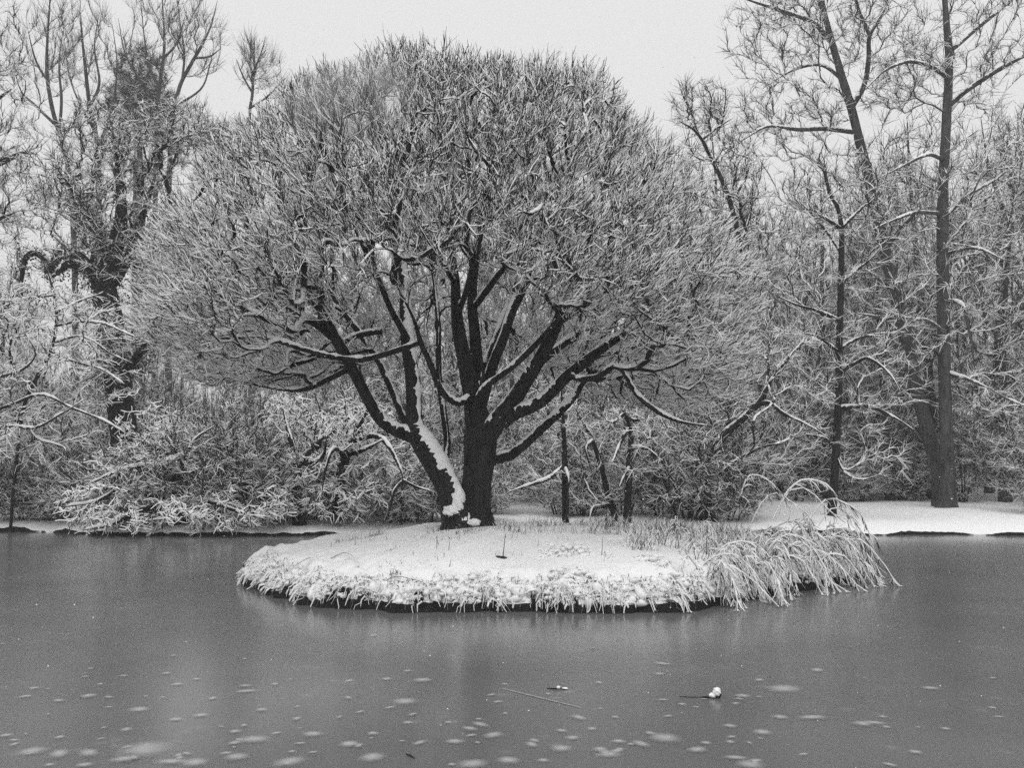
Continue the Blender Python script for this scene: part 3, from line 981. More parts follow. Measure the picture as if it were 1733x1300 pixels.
px_tree('forked_tree', 'grey tree with a forked stem behind the tallest trunk, half hidden by twigs', 'tree', 40.0,
        [[(1674, 842, 10), (1680, 740, 9.5), (1688, 600, 9.5), (1696, 500, 9), (1703, 420, 8.5), (1708, 375, 8), (1725, 320, 6), (1735, 260, 5), (1740, 160, 3)]],
        [[(1706, 385, 7), (1690, 330, 5.5, .4), (1672, 280, 4.5, .8), (1660, 200, 3, 1)], [(1692, 560, 5), (1720, 520, 4, -.6), (1750, 470, 3, -1)], [(1685, 680, 5), (1710, 650, 4, -.6), (1745, 640, 3, -1)]],
        [(1700, 280, 70, 110, 2.2, 90), (1710, 480, 60, 110, 2.2, 70), (1700, 680, 60, 90, 2.0, 60)],
        1500, thin=0.7, per=9, tl=0.5, tr=0.013, snow=0.018, cover=0.3, rtip=0.014, bark=M_BARKG, ridge=0)

# left: the ivy-hung tree, the arching shrub, the sprawling snowy shrub, the twisted pair of trunks


def ivy(root, ch, lines):
    q = np.random.default_rng(9)
    pts = []
    for ln in lines:
        k = q.integers(0, len(ln), 900)
        pts.append(ln[k, :3] + q.normal(size=(900, 3)) * (ln[k, 3:4] * 1.1 + 0.10))
    j = q.integers(0, len(ch), 3600)
    m = ch[j, 2]
    m = m + q.normal(0, 0.16, m.shape)
    dc = at(190, 430, 27.0)
    m = m[np.linalg.norm((m - dc) * np.array([1, .6, 1]), axis=1) < 2.3]
    P = np.concatenate(pts + [m])
    n = len(P)
    u = unit(q.normal(size=(n, 3))); v = unit(np.cross(u, q.normal(size=(n, 3))))
    s = q.uniform(0.025, 0.055, (n, 1))
    V = np.stack([P - u * s, P + v * s * 0.7, P + u * s, P - v * s * 0.7], 1).reshape(-1, 3)
    Q = np.arange(4 * n).reshape(-1, 4)
    w = (np.abs(np.cross(u, v)[:, 2]) > 0.78).astype(int)
    stuff(obj('ivy_leaves', mesh('ivy_leaves', V, Q, [M_IVY, M_SNOWF], w), root))


px_tree('ivy_tree', 'old gnarled tree with looping limbs and a dense ivy-dark crown on the far bank', 'tree', 27.0,
        [[(222, 840, 24), (214, 780, 22), (205, 700, 22), (196, 620, 22), (186, 550, 22), (178, 500, 21), (176, 470, 18), (190, 430, 14), (205, 370, 11), (200, 290, 7), (190, 220, 4)]],
        [[(178, 490, 12), (160, 462, 10, -.3), (140, 452, 9, -.5), (118, 446, 8, -.6), (100, 458, 7, -.6), (88, 470, 6, -.6)],
         [(165, 478, 11), (150, 450, 9.5, .2), (128, 430, 9, .3), (106, 428, 8, .4), (90, 446, 7, .4), (82, 462, 6.5, .4), (78, 442, 6, .4), (60, 428, 6, .4), (43, 438, 5, .4), (36, 480, 4, .4), (40, 520, 3, .4)],
         [(182, 486, 12), (205, 458, 10, .3), (224, 418, 8, .5), (240, 370, 6, .7), (262, 300, 4, 1), (280, 230, 2.5, 1.2)],
         [(188, 440, 9), (160, 380, 7, -.6), (130, 330, 5, -1), (100, 290, 3.5, -1.2)],
         [(200, 640, 9), (235, 600, 7, -.5), (260, 560, 5, -.9)]],
        [(190, 330, 110, 110, 2.2, 300), (250, 240, 80, 70, 1.8, 150), (110, 300, 80, 90, 1.8, 130), (200, 430, 90, 60, 1.6, 120), (240, 560, 60, 90, 1.4, 90), (60, 420, 50, 60, 1.4, 40), (310, 220, 90, 42, 1.5, 170), (390, 250, 50, 50, 1.4, 80), (170, 215, 60, 40, 1.5, 80)],
        1600, per=11, tl=0.36, tr=0.009, snow=0.012, cover=0.38, rtip=0.010, up=0.1, spread=0.75, extra=ivy, ridge=0.04, wiggle=0.09)
px_tree('arching_shrub', 'wide shrub with long white arching branches hanging towards the ice', 'shrub', 25.6,
        [[(20, 860, 4.5), (28, 780, 4.5), (40, 690, 5), (62, 640, 5.5), (80, 605, 5), (94, 562, 4.5), (94, 515, 4), (84, 470, 3.2), (70, 435, 2.5)],
         [(-30, 860, 9), (-40, 760, 8), (-30, 660, 7), (-10, 580, 6), (10, 520, 4), (40, 480, 3)]],
        [[(94, 552, 3.6), (130, 545, 3.4, -.4), (175, 548, 3, -.8), (215, 565, 2.6, -1.1), (255, 580, 2, -1.3)], [(92, 580, 3.4), (140, 570, 3.2, -.5), (190, 600, 3, -.9), (225, 615, 2, -1.2)],
         [(86, 595, 3.6), (125, 612, 3.4, -.6), (170, 625, 3, -1.0), (210, 650, 2.2, -1.3)], [(-25, 700, 5), (20, 685, 4.6, -.5), (70, 668, 4.2, -.9), (120, 690, 3.6, -1.2), (175, 712, 3, -1.5), (215, 735, 2, -1.7)],
         [(-30, 740, 5), (10, 722, 4.4, -.6), (60, 724, 4, -1.0), (105, 700, 3.2, -1.3), (150, 672, 2.4, -1.5)], [(94, 530, 3), (130, 512, 2.8, -.4), (175, 495, 2.4, -.8)], [(90, 500, 2.8), (50, 505, 2.6, -.5), (0, 510, 2, -.9)],
         [(40, 695, 3.6), (60, 740, 3.2, -.6), (110, 760, 2.8, -1.0), (90, 790, 2, -1.2)], [(-20, 640, 5), (30, 630, 4, -.8), (60, 600, 3, -1.2), (40, 560, 2.4, -1.4)]],
        [(110, 555, 160, 60, 1.6, 200), (90, 650, 150, 60, 1.6, 170), (60, 740, 120, 50, 1.4, 110), (40, 510, 110, 40, 1.4, 90)],
        1700, thin=0.55, caked=True, per=6, tl=0.36, tr=0.0085, snow=0.024, cover=0.16, rtip=0.009, up=-0.1, spread=0.55, curl=-0.1, ridge=0.05, start=0.3, wiggle=0.06, sag=-0.06)
px_tree('sprawling_shrub', 'low sprawling shrub heaped with snow, its twigs touching the ice', 'shrub', 24.9,
        [[(300, 890, 9), (300, 840, 8), (285, 790, 7), (255, 740, 5.5), (235, 690, 4)], [(315, 888, 9), (325, 830, 8), (350, 790, 6.5), (390, 770, 5), (430, 780, 3.5)]],
        [[(298, 850, 7), (255, 835, 6, -.6), (205, 830, 5.5, -1.0), (160, 850, 4.5, -1.3), (110, 858, 3, -1.5)], [(296, 870, 7), (250, 860, 6.5, -.9), (205, 880, 6, -1.3), (180, 890, 5, -1.5), (140, 898, 3, -1.6)],
         [(310, 860, 7), (350, 850, 6, -.8), (400, 865, 5, -1.2), (450, 880, 3.5, -1.4)], [(320, 845, 6), (370, 820, 5.5, -.3), (420, 820, 4.5, -.5), (470, 840, 3, -.7)],
         [(285, 800, 5), (240, 790, 4.6, -.7), (195, 800, 4, -1.0), (150, 820, 3, -1.2)], [(300, 825, 6), (310, 785, 5, -.7), (330, 745, 4, -1.0), (365, 720, 3, -1.1)]],
        [(300, 800, 160, 80, 1.4, 320), (300, 870, 190, 32, 1.4, 230, -.8), (180, 850, 80, 45, 1.2, 90, -.6), (430, 850, 80, 45, 1.2, 100, -.5), (260, 730, 70, 50, 1.2, 70)],
        1800, thin=0.7, caked=True, per=6, tl=0.25, tr=0.010, snow=0.034, cover=0.08, rtip=0.010, up=-0.05, spread=0.8, curl=-0.1, ridge=0.07, start=0.2, wiggle=0.10)
px_tree('twisted_shrub', 'pair of twisted dark trunks hung with snow-caked twigs beside the island', 'shrub', 25.0,
        [[(508, 888, 13), (502, 845, 11.5), (506, 810, 11), (518, 780, 10), (542, 748, 8), (572, 722, 6.5), (600, 700, 4)], [(572, 882, 13), (574, 830, 11), (583, 780, 10), (598, 748, 8), (612, 715, 6), (625, 690, 4)]],
        [[(508, 795, 7.5), (494, 750, 6, .2), (484, 715, 5, .4), (478, 680, 4, .6)], [(598, 748, 5.5), (632, 738, 5, -.6), (655, 752, 4.6, -.9), (676, 790, 4, -1.1), (684, 815, 3.6, -1.2)],
         [(684, 813, 3.6, -1.2), (668, 830, 3.4, -1.3), (660, 860, 3, -1.4), (650, 884, 2.2, -1.4)], [(680, 812, 3, -1.2), (705, 825, 2.8, -1.3), (730, 832, 2, -1.4)], [(585, 775, 5), (565, 760, 4.4, -.8), (552, 790, 4, -1.1), (545, 830, 3, -1.2)],
         [(590, 770, 5), (620, 760, 4, -.7), (648, 745, 3, -1.0)], [(514, 790, 5), (545, 775, 4.4, -.6), (552, 745, 3.6, -.9)]],
        [(600, 720, 70, 45, 1.2, 150), (545, 790, 60, 50, 1.0, 100), (560, 850, 60, 35, 1.0, 100), (655, 780, 60, 45, 1.0, 80), (620, 840, 60, 40, 1.0, 60), (490, 700, 40, 50, 1.2, 40)],
        1900, thin=0.8, caked=True, per=6, tl=0.22, tr=0.009, snow=0.030, cover=0.14, rtip=0.010, up=-0.1, spread=0.8, curl=-0.1, ridge=0.06, start=0.25, wiggle=0.10)
px_tree('edge_tree', 'tree whose dense lace of twigs reaches in past the gnarled old tree', 'tree', 29.0,
        [[(-60, 850, 16), (-58, 700, 15), (-62, 500, 14), (-64, 350, 12), (-60, 200, 9), (-50, 80, 5), (-44, 0, 3)]],
        [[(-60, 300, 7), (-20, 284, 6, -.3), (12, 270, 5, -.5), (40, 258, 3.5, -.7), (66, 262, 2.4, -.9)], [(-60, 220, 6), (-20, 180, 5, -.4), (20, 150, 3, -.7)], [(-60, 420, 6), (-20, 380, 5, -.5), (25, 360, 3, -.9)]],
        [(10, 190, 50, 120, 1.8, 150), (20, 340, 50, 90, 1.8, 110), (-10, 30, 40, 60, 1.4, 40)],
        2000, per=9, tl=0.38, tr=0.009, snow=0.013, cover=0.32, rtip=0.010, spread=0.7, ridge=0)
# tall bare trees against the sky
BARE = [
    ('tall bare tree with an old nest-like clump, beside the pond\'s dense ivy tree', 'open', [(128, 842, 11), (128, 600, 10), (125, 400, 8.5), (116, 290, 7.5), (104, 235, 7), (90, 190, 6.5), (80, 130, 5.5), (80, 70, 4), (84, 10, 3), (86, -40, 2)],
     [[(98, 215, 5), (62, 180, 4, .5), (34, 150, 3, .9), (20, 90, 2, 1.2)], [(100, 225, 5), (104, 170, 4.5, -.5), (100, 110, 3.5, -.9), (105, 60, 2, -1)], [(82, 140, 4), (60, 100, 3, -.5), (45, 40, 2, -1)]],
     [(70, 90, 60, 100, 1.8, 90), (100, 60, 40, 80, 1.6, 50)]),
    ('bare tree of many thin upright stems between the nest tree and the pine', 'upright', [(168, 842, 11), (168, 600, 10), (168, 400, 8.5), (165, 250, 7), (152, 180, 6), (144, 110, 5), (138, 50, 3), (136, 0, 2)],
     [[(160, 220, 5), (140, 185, 4, -.5), (118, 130, 3, -.9), (108, 60, 2, -1)], [(152, 180, 4.5), (168, 140, 4, .5), (160, 80, 3, .8), (168, 20, 2, 1)], [(166, 250, 4.5), (190, 180, 4, .3), (198, 110, 3, .5), (190, 40, 2, .8)]],
     [(150, 80, 55, 100, 1.8, 110)]),
    ('bare tree rising in front of the dark pine crown', 'front', [(262, 842, 11), (262, 600, 10), (262, 400, 8), (266, 200, 6.5), (272, 130, 5.5), (278, 80, 4.5), (276, 20, 3), (272, -30, 2)],
     [[(270, 150, 4.5), (252, 110, 4, .5), (244, 60, 3, .8), (238, 0, 2, 1)], [(268, 175, 4.5), (240, 140, 3.5, -.5), (212, 90, 3, -.9), (200, 30, 2, -1)], [(276, 100, 4), (300, 70, 3, -.5), (315, 20, 2, -.8)]],
     [(260, 60, 60, 90, 1.8, 110)]),
    ('bare tree with one long limb slanting up away from the pine', 'slant', [(285, 842, 11), (285, 600, 10), (285, 400, 8), (290, 220, 7), (303, 150, 6), (322, 110, 5.5), (342, 75, 4.5), (358, 40, 3), (368, 0, 2)],
     [[(308, 138, 4), (312, 90, 3.5, .6), (305, 40, 2.5, 1), (300, -10, 2, 1.2)], [(330, 98, 4), (355, 95, 3, -.5), (375, 80, 2, -.9)], [(296, 180, 4), (340, 150, 3, -.5), (355, 110, 2.4, -.8), (360, 90, 2, -1)]],
     [(335, 60, 55, 80, 1.8, 110)]),
    ('small bare tree standing alone against the sky beside the willow crown', 'alone', [(424, 842, 8), (424, 500, 7), (424, 300, 6), (422, 200, 5), (427, 160, 4.5), (430, 120, 4), (440, 95, 3), (450, 60, 2)],
     [[(424, 182, 4), (450, 165, 3, -.4), (475, 140, 2, -.8), (490, 125, 1.6, -1)], [(426, 155, 3.4), (412, 130, 2.8, .4), (400, 100, 2, .7)], [(431, 118, 3), (430, 85, 2.4, .4), (432, 60, 1.6, .6)]],
     [(432, 110, 45, 50, 1.5, 90), (470, 150, 30, 25, 1.2, 20)]),
]
for k, (lab, _, tr, li, cr) in enumerate(BARE):
    th = lambda L: [(p[0], p[1], p[2] * 0.55) + tuple(p[3:]) for p in L]
    px_tree('bare_tree', lab, 'tree', 44.0 + 2.0 * (k % 3), [th(tr)], [th(l) for l in li], cr, 2100 + 100 * k, per=8, tl=0.7, tr=0.010, snow=0.006, cover=0.55, rtip=0.012, power=0.45, up=0.55,
            spread=0.4, curl=0.25, turn=0.8, ridge=0, bark=M_BARKG, twig=M_TWIG, tmin=0.3, group='tall bare trees behind the ivy tree')
px_tree('pine_tree', 'dark evergreen pine crown showing behind the tall bare trees', 'tree', 52.0,
        [[(232, 842, 10), (232, 600, 9), (232, 400, 8), (234, 250, 7), (236, 150, 5), (238, 80, 2.5)]],
        [[(234, 190, 3.5), (200, 172, 3, -.5), (172, 176, 2, -1)], [(234, 180, 3.5), (275, 165, 3, -.5), (305, 158, 2, -1)]],
        [(238, 120, 50, 50, 1.6, 150), (235, 180, 75, 40, 2.2, 220)],
        2700, per=22, tl=0.5, tr=0.020, snow=0.010, cover=0.75, rtip=0.016, up=0.1, spread=0.9, ridge=0, twig=M_NEEDLE, bark=M_BARKG)
# behind the willow
px_tree('hidden_tree', 'tree behind the round crown whose crooked limb pokes out above it', 'tree', 28.5,
        [[(1230, 845, 12), (1232, 700, 11), (1240, 560, 10), (1252, 430, 8.5), (1235, 340, 7.5), (1205, 270, 6.5), (1180, 225, 5.5), (1150, 205, 4)]],
        [[(1182, 228, 5), (1170, 190, 4, .3), (1155, 160, 3, .5), (1148, 135, 2, .6)], [(1190, 235, 4), (1215, 215, 3.4, .3), (1240, 200, 2.6, .5)], [(1250, 420, 5), (1270, 360, 4, .5), (1275, 300, 3, .9)]],
        [(1185, 180, 55, 45, 1.4, 110), (1240, 290, 60, 80, 1.6, 110), (1290, 420, 60, 100, 1.8, 110)],
        2800, thin=0.55, per=8, tl=0.36, tr=0.008, snow=0.013, cover=0.34, rtip=0.010, spread=0.65, ridge=0.03)
px_tree('sapling', 'thin sapling with one snow-white branch drooping beside the willow trunk', 'sapling', 25.4,
        [[(957, 868, 6), (956, 800, 5.5), (954, 730, 5), (950, 660, 4)]], [[(955, 786, 3.4), (944, 798, 3.2, -.3), (925, 812, 3, -.6), (895, 822, 2.4, -.8), (858, 834, 1.6, -1)], [(955, 790, 2.6), (962, 810, 2.4, -.3), (962, 830, 2, -.4)]],
        [(950, 700, 50, 50, 1.2, 50), (930, 800, 50, 30, 1.0, 24)], 2900, per=6, tl=0.3, tr=0.006, snow=0.013, cover=0.3, rtip=0.007, up=-0.2, ridge=0.05)
px_tree('sapling', 'crooked sapling with white zigzag branches behind the right of the island', 'sapling', 25.6,
        [[(1062, 876, 7), (1064, 810, 6), (1068, 760, 5.5), (1066, 725, 5), (1055, 695, 4)]],
        [[(1067, 758, 3.6), (1088, 758, 3.4, -.4), (1108, 770, 3, -.7), (1130, 792, 2.2, -.9)], [(1064, 725, 3.4), (1050, 750, 3, -.5), (1040, 775, 2.6, -.8), (1035, 785, 2, -.9)], [(1066, 790, 3), (1056, 808, 2.6, -.4), (1048, 825, 2, -.6)],
         [(1062, 705, 3), (1075, 712, 2.6, -.5), (1092, 708, 2, -.8)], [(1055, 700, 3), (1040, 715, 2.6, -.5), (1025, 712, 2, -.8)]],
        [(1065, 710, 60, 50, 1.2, 60), (1090, 780, 60, 45, 1.2, 40)], 3000, per=6, tl=0.3, tr=0.006, snow=0.016, cover=0.25, rtip=0.007, up=-0.2, ridge=0.05, wiggle=0.09)
px_tree('sapling', 'pair-stemmed leaning sapling between the two white-branched saplings', 'sapling', 26.0,
        [[(1040, 872, 6), (1030, 840, 5.5), (1018, 790, 5), (1000, 740, 4.4), (980, 705, 4)]], [[(1004, 745, 3), (992, 760, 2.6, -.4), (1002, 800, 2, -.6)], [(1036, 855, 4), (1005, 860, 3, -.3), (998, 880, 2, -.5)]],
        [(990, 740, 60, 60, 1.2, 50), (1010, 830, 50, 35, 1.0, 30)], 3100, per=6, tl=0.3, tr=0.006, snow=0.012, cover=0.3, rtip=0.007, up=-0.2, ridge=0.04)


# ------------------------------------------------------------------ the wood behind: copies of a few trees and bushes
def proto(name, H, R, spread_, seed, n, per, tl, kind):
    root = bpy.data.objects.new(name, None)
    root.empty_display_size = 0.3
    COL.objects.link(root)
    q = np.random.default_rng(seed)
    lines = []
    if kind == 'tree':
        lean = q.normal(0, 0.05, 2)
        zz = np.linspace(-0.2, H, 8)
        t = zz / H
        ln = np.stack([lean[0] * zz + 0.25 * np.sin(t * 4 + seed) * t, lean[1] * zz + 0.25 * np.cos(t * 3 + seed) * t, zz, R * (1.25 - t * 1.12)], 1)
        ln[0, 3] *= 1.3
        lines.append(smooth_line(ln, 40))
        T = np.concatenate([ellipsoid_points(n, (lean[0] * H * .7, lean[1] * H * .7, H * 0.66), (spread_, spread_, H * 0.40), seed + 1, 0.25),
                            ellipsoid_points(n // 4, (0, 0, H * 0.3), (spread_ * .7, spread_ * .7, H * 0.2), seed + 2, 0.3)])
        st = 0.18
    else:
        for k in range(9):
            a = q.uniform(0, 6.28); L = q.uniform(0.6, 1.0); o = q.uniform(0.05, 0.35)
            d = np.array([math.cos(a), math.sin(a)])
            pts = np.array([[*(d * o), -0.15, R], [*(d * (o + 0.25 * spread_ * L)), H * 0.35 * L, R * .8], [*(d * (o + 0.55 * spread_ * L)), H * 0.7 * L, R * .55],
                            [*(d * (o + 0.85 * spread_ * L)), H * 0.85 * L, R * .3]])
            lines.append(smooth_line(pts, 14))
        T = ellipsoid_points(n, (0, 0, H * 0.5), (spread_, spread_, H * 0.5), seed + 1, 0.2)
        T = T[T[:, 2] > 0.1]
        st = 0.25
    for k, ln in enumerate(lines):
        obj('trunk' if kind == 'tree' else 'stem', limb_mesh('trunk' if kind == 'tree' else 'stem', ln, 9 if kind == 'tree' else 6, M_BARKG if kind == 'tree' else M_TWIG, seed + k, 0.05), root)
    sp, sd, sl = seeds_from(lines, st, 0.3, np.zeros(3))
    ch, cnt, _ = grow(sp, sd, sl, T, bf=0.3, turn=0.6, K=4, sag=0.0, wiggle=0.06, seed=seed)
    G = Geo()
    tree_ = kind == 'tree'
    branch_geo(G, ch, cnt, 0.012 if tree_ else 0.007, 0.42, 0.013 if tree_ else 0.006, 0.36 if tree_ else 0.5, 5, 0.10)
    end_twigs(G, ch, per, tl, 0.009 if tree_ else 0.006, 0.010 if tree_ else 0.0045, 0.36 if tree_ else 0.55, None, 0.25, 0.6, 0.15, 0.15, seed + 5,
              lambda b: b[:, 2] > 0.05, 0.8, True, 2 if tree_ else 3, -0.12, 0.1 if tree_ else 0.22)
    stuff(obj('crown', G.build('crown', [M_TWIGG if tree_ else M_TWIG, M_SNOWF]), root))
    return root


TREES = [proto('woodland_tree', 14, 0.20, 3.2, 501, 380, 12, 0.6, 'tree'), proto('woodland_tree', 16, 0.17, 2.3, 502, 340, 12, 0.6, 'tree'),
         proto('woodland_tree', 12, 0.15, 2.8, 503, 380, 12, 0.55, 'tree'), proto('woodland_tree', 18, 0.24, 3.6, 504, 420, 12, 0.65, 'tree')]
BUSHES = [proto('woodland_bush', 3.2, 0.035, 1.9, 511, 320, 11, 0.40, 'bush'), proto('woodland_bush', 4.6, 0.045, 2.0, 512, 380, 12, 0.42, 'bush'),
          proto('woodland_bush', 2.0, 0.022, 1.5, 513, 300, 12, 0.34, 'bush')]


def copy_tree(src, loc, rz, sc, label, cat, group):
    r = src.copy()
    COL.objects.link(r)
    r.location = loc; r.rotation_euler = (0, 0, rz); r.scale = (sc, sc, sc)
    tag(r, label, cat, group)
    for c in src.children:
        d = c.copy(); COL.objects.link(d); d.parent = r
    return r


WHERE = [(250, 'behind the gnarled ivy tree'), (430, 'behind the sprawling snowy shrub'), (700, 'behind the twisted pair of trunks'), (1000, 'straight behind the willow trunk'),
         (1290, 'behind the white-branched saplings'), (1480, 'behind the slim young tree'), (9999, 'around the tallest straight trunk')]


def place(protos, spots, kinds, cat, group):
    for i, (x, y, k, rz, sc) in enumerate(spots):
        px = CX + FPX * x / y
        where = next(w for lim, w in WHERE if px < lim)
        copy_tree(protos[k], (x, y, gz(x, y) - 0.03), rz, sc, kinds[k] + ' ' + where, cat, group + ' ' + where)
    for p in protos:                                       # the patterns themselves are not part of the place
        for c in list(p.children):
            bpy.data.objects.remove(c)
        bpy.data.objects.remove(p)


q = np.random.default_rng(77)
spots = []
tries = 0
while len(spots) < 64 and tries < 6000:
    tries += 1
    y = 33 + 45 * q.uniform() ** 1.2
    x = q.uniform(-0.66, 0.66) * y
    if -0.44 * y < x < -0.2 * y and y < 50 and q.uniform() < 0.75:      # the open sky left of the willow
        continue
    if all((x - s[0]) ** 2 + (y - s[1]) ** 2 > 2.4 ** 2 for s in spots):
        k = int(q.integers(0, 4))
        sc = q.uniform(0.75, 1.12)
        if x < -0.1 * y:
            sc *= 0.62
        elif x < 0.22 * y:
            sc *= 0.8
        spots.append((x, y, k, q.uniform(0, 6.28), sc))
place(TREES, spots, ['broad bare woodland tree', 'slender bare woodland tree', 'lower bushy bare woodland tree', 'tall thick-trunked bare woodland tree'], 'tree', 'woodland trees')
spots = []
tries = 0
for bx in np.arange(-15.5, 6.4, 0.95):                                # low growth crowding the water's edge
    by = float(shore(np.array(bx))) + q.uniform(0.5, 1.6)
    if -6.9 < bx < -3.6 or 1.0 < bx < 5.2:                                # stand back behind the twisted trunks and the saplings
        by += 2.2
    if not -0.6 < bx < 1.5:
        spots.append((bx + q.uniform(-.3, .3), by, 2 if q.uniform() < .7 else 0, q.uniform(0, 6.28), q.uniform(0.8, 1.15)))
while len(spots) < 132 and tries < 6000:
    tries += 1
    y = 26.6 + 26 * q.uniform() ** 1.3
    x = q.uniform(-0.64, 0.64) * y
    if 7.2 < x < 17 and y < 35 or (-0.4 < x < 1.4 and y < 34):            # the open snow of the right bank and behind the willow
        continue
    if all((x - s[0]) ** 2 + (y - s[1]) ** 2 > 1.35 ** 2 for s in spots):
        spots.append((x, y, int(q.integers(0, 3)), q.uniform(0, 6.28), q.uniform(0.7, 1.25)))
place(BUSHES, spots, ['rounded leafless bush of the thicket', 'tall leafless bush of the thicket', 'low leafless bush of the thicket'], 'bush', 'thicket bushes')


def far_wood():
    """the wood too far off to tell tree from tree"""
    r = np.random.default_rng(88)
    n = 420
    Y = r.uniform(66, 96, n); X = r.uniform(-0.68, 0.68, n) * Y
    H = r.uniform(9, 17, n) * np.where(X < -0.08 * Y, 0.62, 1.0)
    Z = land_z(X, Y)
    t = np.linspace(0, 1, 4)
    P = np.stack([X[:, None] + r.normal(0, .5, (n, 1)) * t, Y[:, None] + 0 * t, Z[:, None] - .2 + H[:, None] * t], -1)
    G = Geo()
    V, Q, M = tubes(P, r.uniform(.10, .22, (n, 1)) * (1 - .8 * t)[None], 5, 0, 2.0)
    G.add(V, Q, M)
    m = 9000
    j = r.integers(0, n, m); f = r.uniform(0.05, 1, m)
    b = np.stack([X[j] + r.normal(0, 1.3, m), Y[j] + r.normal(0, 1, m), Z[j] + H[j] * f], -1)
    d = unit(r.normal(0, 1, (m, 3)) + np.array([0, 0, .7]))
    twig_geo(G, b, d, r.uniform(.9, 2.2, m), r.uniform(.016, .03, m), np.full(m, 0.025), 0.35, 0.15, 2, True)
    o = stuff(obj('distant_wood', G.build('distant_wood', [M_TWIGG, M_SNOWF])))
    return tag(o, 'pale mass of distant bare wood fading into falling snow', 'wood')


far_wood()



# ------------------------------------------------------------------ island edge: snow-laden grass hanging over the ice
def polar(th, s):
    r = island_r(th) * s
    x = IC[0] + np.cos(th) * r; y = IC[1] + np.sin(th) * r
    return np.stack([x, y, island_z(x, y)], -1)


_v8 = np.array([(1, 0, 0), (-1, 0, 0), (0, 1, 0), (0, -1, 0), (0, 0, 1), (0, 0, -1)], float)


def blob_mesh(C, S, seed):
    """many small rounded snow lumps (subdivided octahedra pushed out of shape)"""
    r = np.random.default_rng(seed)
    f = [(0, 2, 4), (2, 1, 4), (1, 3, 4), (3, 0, 4), (2, 0, 5), (1, 2, 5), (3, 1, 5), (0, 3, 5)]
    vs = [tuple(v) for v in _v8]; cache = {}

    def mid(a, b):
        k = (min(a, b), max(a, b))
        if k not in cache:
            m = np.array(vs[a]) + np.array(vs[b]); m /= np.linalg.norm(m)
            vs.append(tuple(m)); cache[k] = len(vs) - 1
        return cache[k]
    F = []
    for a, b, c in f:
        ab, bc, ca = mid(a, b), mid(b, c), mid(c, a)
        F += [(a, ab, ca), (b, bc, ab), (c, ca, bc), (ab, bc, ca)]
    U = np.array(vs); F = np.array(F); n = len(C)
    V = C[:, None] + U[None] * S[:, None] * (1 + r.normal(0, 0.22, (n, len(U), 1)))
    Q = (F[None] + (np.arange(n) * len(U))[:, None, None]).reshape(-1, 3)
    return V.reshape(-1, 3), Q


